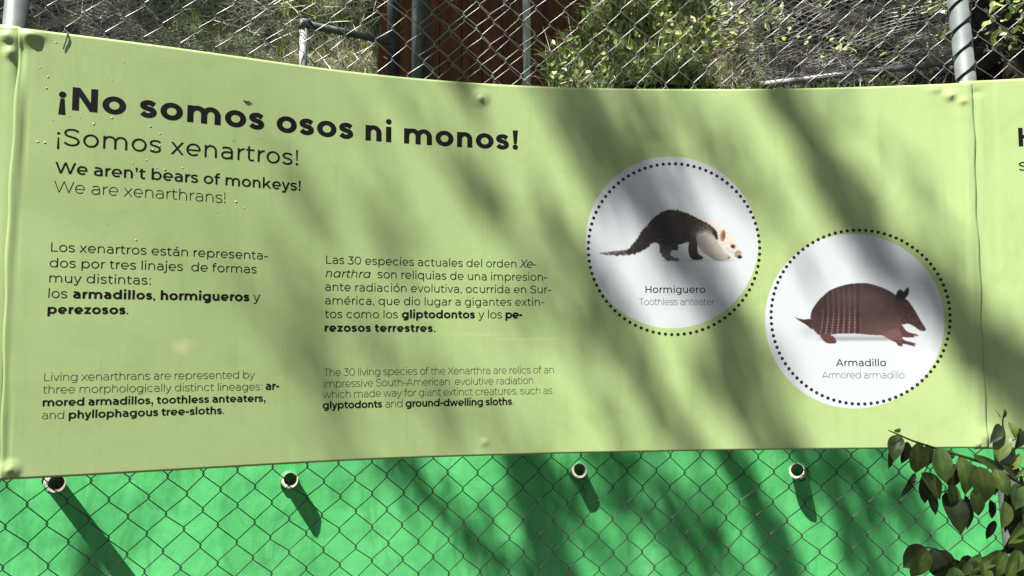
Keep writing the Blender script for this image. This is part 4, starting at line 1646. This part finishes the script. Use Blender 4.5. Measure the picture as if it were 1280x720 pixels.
# horizontal mesh roofs of low cages, seen from just below: wires drawn as one piece each
def sheet_mesh(name, corners, z, lab, extra_rail=None, cell=(.072, .058), rad=.0022):
    """chain-link lying flat between four photo-pixel corners (far-left, far-right, near-right, near-left) at height z"""
    P = [WZ(px, py, CAM_Z + z) for px, py in corners]
    root = empty(name, P[0])
    tag(root, lab, 'mesh')
    L = ((P[1] - P[0]).length + (P[2] - P[3]).length) / 2
    D = ((P[3] - P[0]).length + (P[2] - P[1]).length) / 2
    nx, ny = int(L / (cell[0] / 2)), int(D / (cell[1] / 2))
    Vs, Fs, base = [], [], 0
    r_ = np.random.default_rng(3)
    J = r_.normal(0, .0022, (nx + 3, ny + 3, 3))
    ii, jj = np.meshgrid(np.arange(nx + 3), np.arange(ny + 3), indexing='ij')
    J[..., 2] += -.03 * np.sin(ii / nx * 3.1) * np.sin(jj / ny * 3.1) + .02 * np.sin(ii * .23 + jj * .11)

    def at(a, b):
        s, t = a / nx, b / ny
        p = P[0].lerp(P[1], s).lerp(P[3].lerp(P[2], s), t)
        j_ = J[min(max(a, 0), nx + 2), min(max(b, 0), ny + 2)]
        return Vector((p.x + j_[0], p.y + j_[1], p.z + j_[2]))
    for k in range(nx):
        pts = [at(k + (1 if (m + k) % 2 else 0), m) for m in range(ny + 1)]
        V, Fc = tube_geo(pts, rad, 4, False, base)
        Vs += V
        Fs += Fc
        base += len(V)
    o = mesh_obj('mesh_fabric', Vs, Fs, M_WIREB)
    tag(o, kind='stuff')
    child(o, root)
    for (a, b, r) in (extra_rail or []):
        child(tube('edge_pipe', [WZ(*a, CAM_Z + z), WZ((a[0] + b[0]) / 2, (a[1] + b[1]) / 2, CAM_Z + z + .005), WZ(*b, CAM_Z + z)], r, M_PALEPIPE, sides=12), root)
    return root


sheet_mesh('cage_roof_mesh', [(-60, 92), (350, 96), (330, -60), (-60, -60)], 1.62, 'flat mesh roof of a low cage at the left, covered with dry stalks')
sheet_mesh('cage_roof_mesh', [(905, 109), (1192, 77), (1230, -60), (880, -60)], 1.62, 'flat mesh roof of a low cage at the right, edged by a pale pipe',
           extra_rail=[((905, 111), (1192, 77), .019)])

# ------------------------------------------------------------------ vegetation on the hillside
M_BLADE = attr_mat('grass_blades', rough=.55, translucent=.12)
M_LEAF = attr_mat('leaves', rough=.42, translucent=.22, spec=.5)


def jcol(c, s=.25):
    k = RNG.uniform(1 - s, 1 + s)
    return [max(0, v * k * RNG.uniform(.92, 1.08)) for v in c]


def hill_hit(px, py):
    """first point of the hillside behind a pixel"""
    ys = np.linspace(3.4, 9, 300)
    d = WP(px, py, 1.0) - Vector((0, 0, CAM_Z))
    t = ys / d.y
    zz = d.z * t
    hz = hill_z(d.x * t, ys)
    w = np.where(hz > zz)[0]
    i = w[0] if len(w) else len(ys) - 1
    return Vector((d.x * t[i], ys[i], hz[i] + CAM_Z))


DRY = [(.60, .56, .46), (.70, .66, .57), (.38, .31, .20), (.80, .78, .70), (.22, .16, .10)]
GRN = [(.12, .22, .04), (.20, .32, .07), (.04, .07, .016), (.28, .40, .09), (.22, .30, .12)]
YEL = [(.48, .56, .15), (.40, .50, .20), (.60, .62, .30)]


def blades(name, spots_, label):
    """spots_: (position, length, width, colour, lean direction, droop)"""
    Vs, Fs, Cs, b = [], [], [], 0
    for (p, ln, w, c, d, dr) in spots_:
        side = d.cross(Vector((0, 0, 1)))
        side = side.normalized() if side.length > .05 else Vector((1, 0, 0))
        tw = RNG.uniform(-1.2, 1.2)
        side = (side * math.cos(tw) + d.cross(side).normalized() * math.sin(tw))
        q = p.copy()
        dd = d.copy()
        for s_ in range(4):
            ww = w * [1, .85, .55, .08][s_] * .5
            Vs.append(tuple(q - side * ww))
            Vs.append(tuple(q + side * ww))
            Cs.append(c)
            Cs.append(c)
            q = q + dd * (ln / 3)
            dd = (dd + Vector((0, 0, -dr))).normalized()
        for s_ in range(3):
            Fs.append((b + 2 * s_, b + 2 * s_ + 1, b + 2 * s_ + 3, b + 2 * s_ + 2))
        b += 8
    o = mesh_obj(name, Vs, Fs, M_BLADE)
    set_cols(o, np.array(Cs))
    tag(o, label, 'grass', kind='stuff')
    return o


def rnd_up(sp=.6):
    return Vector((RNG.normal(0, sp), RNG.normal(-.15, sp), 1)).normalized()


gs = []
# left: grass right of x=200, dry tangle left of it
for _ in range(22000):
    px, py = RNG.uniform(-60, 480), RNG.uniform(-55, 118)
    if RNG.random() > np.clip((px - 70) / 200, .15, 1): continue
    p = hill_hit(px, py)
    g = np.clip((px - 90) / 200, .15, .8)
    if vnoise(np.array(p.x * 3.5 + 30), np.array(p.y * 3.5 + p.z * 2), 4) < .45: g *= .45
    if RNG.random() < g:
        gs.append((p, RNG.uniform(.08, .22), RNG.uniform(.004, .010), jcol(random.choice(GRN + YEL[:1])), rnd_up(.55), RNG.uniform(.1, .55)))
    else:
        gs.append((p, RNG.uniform(.08, .30), RNG.uniform(.002, .006), jcol(random.choice(DRY)), rnd_up(1.1), RNG.uniform(0, .5)))
blades('grass', gs, 'long green and bleached dry grass on the hillside at the upper left')
gs = []
for _ in range(15000):
    px, py = RNG.uniform(662, 1010), RNG.uniform(-55, 118)
    p = hill_hit(px, py)
    if p.y > 6.3: continue
    g = np.clip((930 - px) / 150, .08, .62)
    if RNG.random() > np.clip((1010 - px) / 110, 0, 1) or px < 672 + (105 - py) * .55: continue
    if RNG.random() < g:
        gs.append((p, RNG.uniform(.06, .17), RNG.uniform(.005, .012), jcol(random.choice(GRN + YEL)), rnd_up(.6), RNG.uniform(.1, .6)))
    else:
        gs.append((p, RNG.uniform(.06, .22), RNG.uniform(.002, .006), jcol(random.choice(DRY)), rnd_up(1.1), RNG.uniform(0, .6)))
for _ in range(3500):
    px, py = RNG.uniform(900, 1330), RNG.uniform(-55, 118)
    p = hill_hit(px, py)
    gs.append((p, RNG.uniform(.06, .22), RNG.uniform(.002, .006), jcol(random.choice(DRY), .4), rnd_up(1.1), RNG.uniform(0, .6)))
for _ in range(1500):      # grass along the foot of the slope, over the top of the wall
    p = WP(RNG.uniform(690, 1300), RNG.uniform(104, 124), RNG.uniform(3.5, 4.0))
    gs.append((p - Vector((0, 0, .05)), RNG.uniform(.06, .15), RNG.uniform(.004, .009), jcol(random.choice(GRN + DRY[:3]), .3), rnd_up(.7), RNG.uniform(.1, .6)))
blades('grass', gs, 'sunlit green weeds and dry stalks on the mound right of the brown boards')
# dead stalks lying across the left cage roof
gs = []
for _ in range(650):
    px, py = RNG.uniform(-40, 350) if RNG.random() < .6 else RNG.uniform(300, 480), RNG.uniform(-50, 100)
    p = WZ(px, py, CAM_Z + 1.63 + RNG.uniform(0, .05))
    d = Vector((RNG.normal(0, 1), RNG.normal(0, .5), RNG.normal(.35, .5))).normalized()
    c = random.choice(DRY[:2] + DRY[3:4]) if RNG.random() > .2 else random.choice(YEL + GRN)
    gs.append((p, RNG.uniform(.08, .32), RNG.uniform(.003, .007), jcol(c, .15), d, RNG.uniform(-.1, .25)))
blades('dry_stalks', gs, 'pale dry stalks fallen across the cage roof mesh at the upper left')


def leaf_geo(base, d, nrm, ln, w, Vs, Fs, Cs, c, curl=.15):
    """simple pointed leaf with a folded midrib, 8 faces"""
    side = d.cross(nrm).normalized()
    nrm = side.cross(d).normalized()
    b = len(Vs)
    prof = [(0, .0), (.22, .72), (.5, 1.0), (.78, .62), (1.0, .0)]
    for t, k in prof:
        mid = base + d * (ln * t) - nrm * (curl * ln * t * t)
        for s_ in (-1, 0, 1):
            Vs.append(tuple(mid + side * (s_ * w * .5 * k) + nrm * (abs(s_) * w * .16 * k)))
            kk = 1.0 if s_ else 1.12
            Cs.append([v * kk for v in c])
    for i in range(4):
        for j in range(2):
            Fs.append((b + 3 * i + j, b + 3 * i + j + 1, b + 3 * i + 4 + j, b + 3 * i + 3 + j))


def leaf_cloud(name, label, items, mat=M_LEAF, cat='plant', kind='stuff'):
    Vs, Fs, Cs = [], [], []
    for (p, ln, w, c) in items:
        d = Vector((RNG.normal(0, 1), RNG.normal(-.3, .8), RNG.normal(.1, .8))).normalized()
        n = Vector((RNG.normal(0, .8), RNG.normal(-.6, .6), RNG.normal(.8, .6)))
        leaf_geo(p, d, n, ln, w, Vs, Fs, Cs, c)
    o = mesh_obj(name, Vs, Fs, mat)
    set_cols(o, np.array(Cs))
    tag(o, label, cat, kind=kind)
    return o


it = []
for _ in range(1900):
    px, py = RNG.uniform(668, 960), RNG.uniform(-55, 112)
    if px < 675 + (105 - py) * .58: continue
    if RNG.random() > np.clip((980 - px) / 150, .1, 1): continue
    p = hill_hit(px, py)
    if p.y > 6: continue
    p = p + Vector((RNG.normal(0, .03), -RNG.uniform(0, .12), RNG.uniform(0, .10)))
    it.append((p, RNG.uniform(.02, .055), RNG.uniform(.012, .03), jcol(random.choice(GRN + YEL), .3)))
leaf_cloud('weeds', 'small-leaved green weeds on the mound right of the brown boards', it)
it = []
for _ in range(2200):
    px, py = RNG.uniform(860, 1330), RNG.uniform(-55, 112)
    if vnoise(np.array(px / 38.0), np.array(py / 30.0 + 9), 3) < .48: continue
    p = WZ(px, max(min(py, 100), -50), CAM_Z + 1.60) if py < 70 else WP(px, py, 4.9)
    p = p + Vector((0, 0, RNG.uniform(-.06, .08)))
    it.append((p, RNG.uniform(.025, .06), RNG.uniform(.015, .032), jcol(random.choice(YEL + GRN[3:] + [(.55, .60, .40)]), .3)))
leaf_cloud('creeper', 'sparse yellow-green creeper leaves over the cage roof at the upper right', it)
# broad pale leaf rosette near the foot of the mound
it = []
ros = empty('broad_leaved_weed', hill_hit(768, 66))
tag(ros, 'broad pale green lobed weed on the mound just right of the thin grey pole', 'plant')
for i in range(13):
    Vs, Fs, Cs = [], [], []
    px, py = 762 + RNG.normal(0, 14), 62 + RNG.normal(0, 9)
    p = WP(px, py, 4.05 + RNG.uniform(-.05, .05))
    a = RNG.uniform(0, 6.28)
    leaf_geo(p, Vector((math.cos(a), -.15, math.sin(a) * .7)).normalized(), Vector((0, -1, .8)), RNG.uniform(.06, .10), RNG.uniform(.035, .055), Vs, Fs, Cs, jcol((.36, .47, .26), .12))
    o = mesh_obj('leaf', Vs, Fs, M_LEAF)
    set_cols(o, np.array(Cs))
    child(o, ros)

# dark tree trunk at the top right behind the fence
M_BARK = noisy('dark_bark', (.016, .008, .006), (.055, .030, .022), scale=5, rough=.9, bump=.9, bscale=14, bdist=.03, stretch=(5, 5, .8))
tr = empty('tree', (WP(1262, 60, 4.5).x, WP(1262, 60, 4.5).y, CAM_Z + 1.0))
tag(tr, 'dark shaded tree trunk with ribbed bark behind the fence at the top right corner', 'tree')
a, b = WP(1250, 118, 4.5), WP(1285, -60, 4.5)
Vt, Ft = [], []
n_, s_ = 14, 26
for i in range(n_):
    c = (a - (b - a) * .2).lerp(b + (b - a) * .9, i / (n_ - 1))
    for j in range(s_):
        an = 2 * math.pi * j / s_
        rr = .215 * (1 + .25 * math.exp(-i * .5)) * (1 + .08 * math.sin(j * 2 * math.pi / s_ * 9 + i * .5) + .04 * math.sin(an * 3 + i))
        Vt.append((c.x + math.cos(an) * rr, c.y + math.sin(an) * rr, c.z))
child(mesh_obj('trunk', Vt, [(i * s_ + j, i * s_ + (j + 1) % s_, (i + 1) * s_ + (j + 1) % s_, (i + 1) * s_ + j) for i in range(n_ - 1) for j in range(s_)], M_BARK, smooth=True), tr)
child(tube('root', [WP(1262, 40, 4.4), WP(1225, 78, 4.3), WP(1190, 106, 4.2), WP(1170, 130, 4.15)], [.09, .07, .055, .04], M_BARK, sides=10), tr)

# ------------------------------------------------------------------ leafy branch in the lower right foreground
def leaf_mat():
    m, nt, b, out = new_mat('glossy_dark_leaf')
    at = N(nt, 'ShaderNodeVertexColor', layer_name='Col')
    tc = N(nt, 'ShaderNodeTexCoord')
    n1 = N(nt, 'ShaderNodeTexNoise', i_Scale=45.0, i_Detail=5)
    nt.links.new(tc.outputs['Object'], n1.inputs['Vector'])
    r = ramp(nt, n1.outputs['Fac'], [(.3, (.7, .72, .65)), (.7, (1.25, 1.2, 1.2))])
    mx = N(nt, 'ShaderNodeMix', data_type='RGBA', blend_type='MULTIPLY')
    mx.inputs[0].default_value = .8
    nt.links.new(at.outputs[0], mx.inputs[6])
    nt.links.new(r.outputs[0], mx.inputs[7])
    nt.links.new(mx.outputs[2], b.inputs['Base Color'])
    b.inputs['Roughness'].default_value = .38
    b.inputs['Specular IOR Level'].default_value = .4
    return m


M_BIGLEAF = leaf_mat()
M_STEM = noisy('green_brown_stem', (.05, .045, .02), (.10, .10, .04), scale=40, rough=.6)
Sx = lambda x: 1040 + x / 3.0
Sy = lambda y: 480 + y / 3.0
shrub = empty('shrub_branch', WP(1278, 718, 1.62) - Vector((0, 0, .5)))
tag(shrub, 'leafy dark green branch hanging before the fence in the lower right corner', 'plant')


def big_leaf(bx, by, tx, ty, wz, tone=0, dep=None, bend=0.0, facing=0.0):
    """leaf between two points given in the enlarged corner view; tone 0 mid, 1 light, -1 dark"""
    dep = dep if dep is not None else RNG.uniform(1.56, 1.68)
    p0 = WP(Sx(bx), Sy(by), dep)
    p1 = WP(Sx(tx), Sy(ty), dep - RNG.uniform(-.02, .04))
    d = (p1 - p0)
    ln = d.length
    d.normalize()
    w = wz / 3.0 / F * dep
    nrm = Vector((facing + RNG.normal(0, .12), -1, .15))
    side = d.cross(nrm).normalized()
    nrm = side.cross(d).normalized()
    if nrm.y > 0: nrm = -nrm
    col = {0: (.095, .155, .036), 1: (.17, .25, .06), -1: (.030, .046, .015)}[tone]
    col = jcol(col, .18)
    Vs, Cs, Fs = [], [], []
    nt_, ns = 13, 9
    for i in range(nt_):
        t = i / (nt_ - 1)
        k = math.sin(math.pi * t ** .8) ** .72 if 0 < t < 1 else 0.0
        if t > .8: k *= .35 + .65 * ((1 - t) / .2) ** .8
        mid = p0 + d * (ln * t) + side * (bend * ln * math.sin(math.pi * t)) + nrm * (.10 * ln * math.sin(math.pi * t) - .06 * ln * t)
        for j in range(ns):
            s = (j / (ns - 1)) * 2 - 1
            vein = math.sin((t * 9 - abs(s) * 1.6) * 2 * math.pi)
            edge = .012 * ln * math.sin(t * 17 + s * 3) * abs(s)
            z = abs(s) ** 1.3 * w * .14 * k - .0011 * max(0, vein) * k * (abs(s) > .05) + edge * .4
            Vs.append(tuple(mid + side * (s * w * .5 * k) + nrm * z))
            f_ = 1 + .10 * vein + (.35 if j == ns // 2 else 0)
            Cs.append([v * f_ for v in col])
    for i in range(nt_ - 1):
        for j in range(ns - 1):
            Fs.append((i * ns + j, i * ns + j + 1, (i + 1) * ns + j + 1, (i + 1) * ns + j))
    o = mesh_obj('leaf', Vs, Fs, M_BIGLEAF, smooth=True)
    set_cols(o, np.array(Cs))
    child(o, shrub)


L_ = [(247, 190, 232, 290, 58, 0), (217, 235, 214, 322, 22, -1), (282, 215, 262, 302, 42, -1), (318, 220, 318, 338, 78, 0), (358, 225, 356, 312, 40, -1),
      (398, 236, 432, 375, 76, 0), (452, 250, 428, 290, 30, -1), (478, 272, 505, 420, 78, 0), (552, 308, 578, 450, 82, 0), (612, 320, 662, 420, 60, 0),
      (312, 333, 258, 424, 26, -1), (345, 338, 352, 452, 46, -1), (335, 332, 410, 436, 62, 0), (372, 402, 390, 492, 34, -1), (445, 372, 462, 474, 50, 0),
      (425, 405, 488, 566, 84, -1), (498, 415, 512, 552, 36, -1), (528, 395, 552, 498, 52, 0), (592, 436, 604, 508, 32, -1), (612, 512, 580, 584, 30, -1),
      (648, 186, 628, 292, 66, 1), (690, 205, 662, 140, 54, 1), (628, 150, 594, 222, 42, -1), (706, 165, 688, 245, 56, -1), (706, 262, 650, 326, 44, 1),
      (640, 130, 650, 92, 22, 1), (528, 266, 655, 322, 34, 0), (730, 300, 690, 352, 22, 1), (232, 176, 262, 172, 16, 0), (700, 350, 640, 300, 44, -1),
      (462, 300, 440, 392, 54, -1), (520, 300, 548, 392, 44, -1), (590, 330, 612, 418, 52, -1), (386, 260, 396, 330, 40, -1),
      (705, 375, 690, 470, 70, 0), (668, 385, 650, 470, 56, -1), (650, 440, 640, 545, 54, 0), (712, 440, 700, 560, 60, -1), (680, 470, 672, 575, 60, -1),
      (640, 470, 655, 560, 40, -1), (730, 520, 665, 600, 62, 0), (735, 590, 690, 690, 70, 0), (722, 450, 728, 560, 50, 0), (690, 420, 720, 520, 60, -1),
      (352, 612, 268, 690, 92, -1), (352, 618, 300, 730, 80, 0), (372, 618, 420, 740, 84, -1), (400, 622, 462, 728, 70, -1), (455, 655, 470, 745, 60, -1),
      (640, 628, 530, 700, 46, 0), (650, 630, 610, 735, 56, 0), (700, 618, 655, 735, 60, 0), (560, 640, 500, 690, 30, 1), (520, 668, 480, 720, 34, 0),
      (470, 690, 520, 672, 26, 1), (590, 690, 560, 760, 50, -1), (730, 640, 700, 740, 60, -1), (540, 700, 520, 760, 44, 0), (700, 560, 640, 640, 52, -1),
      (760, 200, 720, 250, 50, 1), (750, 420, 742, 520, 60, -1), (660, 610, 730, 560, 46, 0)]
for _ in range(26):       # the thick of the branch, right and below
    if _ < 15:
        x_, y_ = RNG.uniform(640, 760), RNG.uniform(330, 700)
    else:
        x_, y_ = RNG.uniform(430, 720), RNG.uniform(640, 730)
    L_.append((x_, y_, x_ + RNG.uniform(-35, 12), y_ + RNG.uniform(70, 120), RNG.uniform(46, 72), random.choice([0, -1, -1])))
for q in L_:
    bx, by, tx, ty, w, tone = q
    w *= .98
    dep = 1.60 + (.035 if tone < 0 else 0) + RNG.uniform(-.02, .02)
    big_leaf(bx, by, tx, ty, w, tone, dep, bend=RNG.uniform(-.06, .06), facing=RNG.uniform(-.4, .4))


def stem(pts, r0, r1):
    P = [WP(Sx(x), Sy(y), dd) for x, y, dd in pts]
    P = [Vector(p) for p in catmull([tuple(p) for p in P], 5)] if len(P) > 2 else P
    n = len(P)
    child(tube('stem', P, [r0 + (r1 - r0) * i / (n - 1) for i in range(n)], M_STEM, sides=8), shrub)


def catmull3(P, m):
    return catmull(P, m)


stem([(730, 385, 1.64), (660, 345, 1.63), (590, 305, 1.62), (480, 268, 1.61), (380, 238, 1.61), (300, 212, 1.60), (250, 190, 1.59), (212, 174, 1.58)], .0042, .0011)
stem([(735, 760, 1.66), (716, 600, 1.66), (712, 470, 1.65), (716, 385, 1.64), (690, 300, 1.63), (652, 200, 1.62), (640, 150, 1.62), (646, 112, 1.61)], .0058, .0010)
stem([(716, 600, 1.66), (640, 625, 1.64), (560, 655, 1.63), (470, 690, 1.62)], .0034, .0014)
stem([(480, 700, 1.62), (440, 660, 1.62), (395, 622, 1.61), (350, 612, 1.60)], .0026, .0013)
stem([(380, 242, 1.61), (362, 300, 1.61), (345, 334, 1.60)], .0018, .0010)
stem([(480, 270, 1.61), (452, 340, 1.61), (430, 402, 1.62), (372, 398, 1.61)], .0020, .0009)
stem([(590, 306, 1.62), (556, 370, 1.62), (530, 398, 1.62)], .0018, .0009)
stem([(652, 205, 1.62), (672, 212, 1.62), (692, 206, 1.62)], .0014, .0009)
stem([(632, 125, 1.61), (622, 108, 1.61), (612, 100, 1.61)], .0009, .0005)

# dry bits caught on the banner
u, v = px2uv(84, 44)
tw = empty('dry_tendril', BP(u, v, .004))
tag(tw, 'short dark dry tendril hooked over the upper edge of the banner near its left end', 'twig')
pp = [BP(px2uv(x_, y_)[0], px2uv(x_, y_)[1], o_) for x_, y_, o_ in [(83, 43, -.003), (84, 41.5, .001), (84.5, 45, .003), (83.5, 50, .003), (81, 56, .0025), (79.5, 62, .002)]]
child(tube('stalk', pp, [.001, .0018, .0015, .0014, .0013, .001], M_STEM, sides=6), tw)
u, v = px2uv(308, 127)
sd_ = empty('winged_seed', BP(u, v, .002))
tag(sd_, 'tiny dry brown winged seed stuck on the banner above the headline', 'seed')
pp = [BP(px2uv(x_, y_)[0], px2uv(x_, y_)[1], .0012) for x_, y_ in [(303, 124.5), (306, 126.6), (309, 127.4), (313, 127.2), (316, 129.5)]]
child(tube('husk', pp, [.0003, .0013, .0015, .0005, .0003], M_STEM, sides=6), sd_)

# ------------------------------------------------------------------ tree overhead that throws the dappled shade
tree = empty('overhanging_tree', (-12.5, -4.5, 0))
tag(tree, 'tall tree behind the viewer whose leafy limbs hang over the path and shade the banner', 'tree')
child(tube('trunk', [(-12.5, -4.5, 0), (-12.4, -4.4, 5), (-12.0, -4.0, 11), (-11.5, -3.5, 17), (-10.8, -2.8, 22)], [.42, .35, .28, .2, .1], M_BARK, sides=16), tree)
TW = Vector((-11.2, -3.2, 19.2))


def lift(px, py, t, where='banner'):
    if where == 'banner':
        u, v = px2uv(px, py)
        p = Vector(BP(np.array([u]), np.array([v]))[0])
    elif where == 'wall':
        d = WP(px, py, 1.0) - Vector((0, 0, CAM_Z))
        p = Vector((0, 0, CAM_Z)) + d * (WALL_Y / d.y)
    else:
        p = WP(px, py, where)
    return p + SUN * t


cV, cF, cC = [], [], []
S1 = SUN.cross(Vector((0, 0, 1))).normalized()
S2 = SUN.cross(S1).normalized()


def spray(center, radius_px_m, cov, size=.06, stretch=None):
    """leaves scattered so that they cover a share cov of a disc facing the sun"""
    A = math.pi * radius_px_m ** 2
    n = int(-math.log(1 - min(cov, .97)) * A / (size * size * .55 * .5 * .75))
    for _ in range(n):
        a, r = RNG.uniform(0, 6.283), radius_px_m * math.sqrt(RNG.random())
        p = center + S1 * (r * math.cos(a)) + S2 * (r * math.sin(a)) + SUN * RNG.uniform(-.5, .5)
        d = Vector(RNG.normal(0, 1, 3)).normalized()
        nn = Vector(RNG.normal(0, 1, 3)) + SUN * .8
        l_ = size * RNG.uniform(.7, 1.3)
        leaf_geo(p, d, nn, l_, l_ * .55, cV, cF, cC, jcol((.06, .12, .025), .3))


def streak(pts, hw, cov, t=8.5, where='banner', limb=True, size=.06):
    """a limb with its leaves; pts are where its shadow falls"""
    P = [lift(x, y, t + .25 * math.sin(i * 1.7), where) for i, (x, y) in enumerate(pts)]
    Q = [Vector(p) for p in catmull([tuple(p) for p in P], 6)] if len(P) > 2 else P
    scale = (2.0 if where == 'banner' else WALL_Y if where == 'wall' else where) / F
    if limb:
        n = len(Q)
        child(tube('limb', Q, [max(.008, hw * scale * limb * (1 - .4 * i / n)) for i in range(n)], M_BARK, sides=8), tree)
    step = hw * scale * .7
    L = sum((Q[i + 1] - Q[i]).length for i in range(len(Q) - 1))
    m = max(2, int(L / step))
    for i in range(m):
        f_ = i / (m - 1) * (len(Q) - 1)
        k = min(int(f_), len(Q) - 2)
        c = Q[k].lerp(Q[k + 1], f_ - k)
        spray(c, hw * scale * RNG.uniform(.75, 1.1), cov / 2.2, size)


# limbs over the right half of the banner
streak([(690, 60), (735, 150), (775, 215), (822, 282), (870, 345), (910, 410), (955, 490), (1000, 560)], 30, .64, limb=.3)
streak([(770, 60), (800, 150), (830, 210), (862, 262)], 24, .42, limb=False)
streak([(955, 60), (985, 118), (1020, 185), (1058, 250), (1090, 300), (1150, 352), (1205, 400), (1262, 462), (1330, 510)], 24, .82, limb=.5)
streak([(820, 112), (880, 178), (945, 245), (990, 300)], 22, .4, limb=False)
streak([(1225, 440), (1290, 500), (1340, 520)], 40, .7, limb=False)
streak([(690, 285), (735, 350), (775, 425), (820, 490), (868, 560)], 24, .55, limb=.2)
streak([(590, 230), (650, 320), (700, 400), (740, 470), (770, 540)], 26, .30, limb=False)
streak([(520, 100), (570, 190), (640, 240)], 26, .16, limb=False)
streak([(355, 400), (380, 450), (410, 520), (440, 590)], 28, .22, limb=False)
streak([(470, 505), (560, 535), (650, 540)], 26, .3, limb=False)
streak([(890, 470), (930, 520), (975, 575)], 22, .6, limb=False)
streak([(640, 60), (700, 140), (740, 230)], 22, .35, limb=False)
streak([(1060, 110), (1130, 200), (1200, 290)], 30, .18, limb=False)
# thin shade over the left part
for (x_, y_, r_, c_) in [(520, 420, .2, .12), (560, 300, .18, .10)]:
    spray(lift(x_, y_, 9), r_, c_, .07)
# wall
streak([(650, 540), (668, 610), (672, 660), (690, 720), (700, 760)], 30, .95, 7.5, 'wall', limb=.5)
streak([(715, 700), (712, 640), (722, 590)], 14, .7, 7.5, 'wall', limb=False)
streak([(480, 560), (515, 600), (560, 640), (610, 690), (640, 740)], 24, .6, 7.5, 'wall', limb=False)
streak([(740, 560), (770, 600), (800, 640)], 28, .7, 7.5, 'wall', limb=False)
streak([(890, 545), (925, 590), (955, 640), (975, 690), (995, 750)], 17, .92, 7.5, 'wall', limb=.7)
streak([(1000, 560), (1040, 620), (1080, 660), (1110, 720)], 34, .62, 7.5, 'wall', limb=False)
streak([(1030, 570), (1100, 600), (1150, 660)], 30, .55, 7.5, 'wall', limb=False)
streak([(800, 560), (850, 640), (885, 740)], 26, .5, 7.5, 'wall', limb=False)
streak([(870, 560), (885, 630), (905, 700)], 14, .5, 7.5, 'wall', limb=False)
# hillside: cage roof at the right and the boards lie in deep shade
for (x_, y_, r_, c_, t_, dp) in [(1100, 30, .75, .55, 7, 4.9), (1260, 60, .6, .9, 7, 4.5), (950, 60, .4, .35, 7, 4.9), (1030, 60, .4, .3, 7, 4.6)]:
    spray(lift(x_, y_, t_, dp), r_, c_, .10)
# the leafy branch in the corner stands in shade
spray(lift(1180, 600, 6, 1.62), .14, .5, .05)
spray(lift(1240, 650, 6, 1.62), .16, .35, .05)
spray(lift(1150, 700, 6, 1.62), .14, .5, .05)
# twigs that join the limbs to the trunk
for (px_, py_, t_) in [(700, 60, 8.5), (955, 60, 8.5)]:
    e_ = lift(px_, py_, t_)
    mid = TW.lerp(e_, .5) + Vector((0, 0, .9))
    child(tube('limb', [TW, mid, e_], [.12, .06, .02], M_BARK, sides=8), tree)
for (px_, py_, t_) in [(650, 540, 7.5), (890, 545, 7.5)]:
    e_ = lift(px_, py_, t_, 'wall')
    mid = TW.lerp(e_, .5) + Vector((0, 0, .7))
    child(tube('limb', [TW, mid, e_], [.11, .05, .015], M_BARK, sides=8), tree)
# unseen leaf canopy added to close off most of the sky, left open sunwards
def lands_in_view(p):
    for y_, x0_, x1_, z0_, z1_ in ((1.5, -2.2, 2.1, .9, 2.9), (1.95, -2.2, 2.1, .7, 2.9), (3.3, -2.8, 3.0, .2, 1.6), (4.6, -4.2, 4.4, 2.6, 4.6)):
        t_ = (p.y - y_) / SUN.y
        if t_ > 0:
            q = p - SUN * t_
            if x0_ < q.x < x1_ and z0_ < q.z < z1_:
                return True
    return False


k_ = 0
while k_ < 14000:
    el, az = math.asin(RNG.uniform(.12, 1)), RNG.uniform(0, 2 * math.pi)
    rr = RNG.uniform(7.5, 10.5)
    p = Vector((rr * math.cos(el) * math.sin(az), 1.0 + rr * math.cos(el) * math.cos(az), CAM_Z + rr * math.sin(el)))
    if p.y > 2.0 and p.z - CAM_Z < 1.0 * p.y + 1.5:
        k_ += .2
        continue
    k_ += 1
    if lands_in_view(p):
        continue
    d = Vector(RNG.normal(0, 1, 3)).normalized()
    s_ = RNG.uniform(.22, .40)
    leaf_geo(p, d, Vector(RNG.normal(0, 1, 3)), s_, s_ * .6, cV, cF, cC, jcol((.05, .10, .02), .3))
# the crown behind and above: its mass darkens the sky that the ground sees
for _ in range(5200):
    a, r = RNG.uniform(0, 6.283), 4.2 * math.sqrt(RNG.random())
    p = Vector((-8.2 + r * math.cos(a), -8.2 + r * math.sin(a), 9.5 + RNG.normal(0, 1.3)))
    d = Vector(RNG.normal(0, 1, 3)).normalized()
    leaf_geo(p, d, Vector(RNG.normal(0, 1, 3)), .16, .09, cV, cF, cC, jcol((.06, .12, .025), .3))
o = mesh_obj('foliage', cV, cF, M_LEAF)
set_cols(o, np.array(cC))
tag(o, kind='stuff')
child(o, tree)
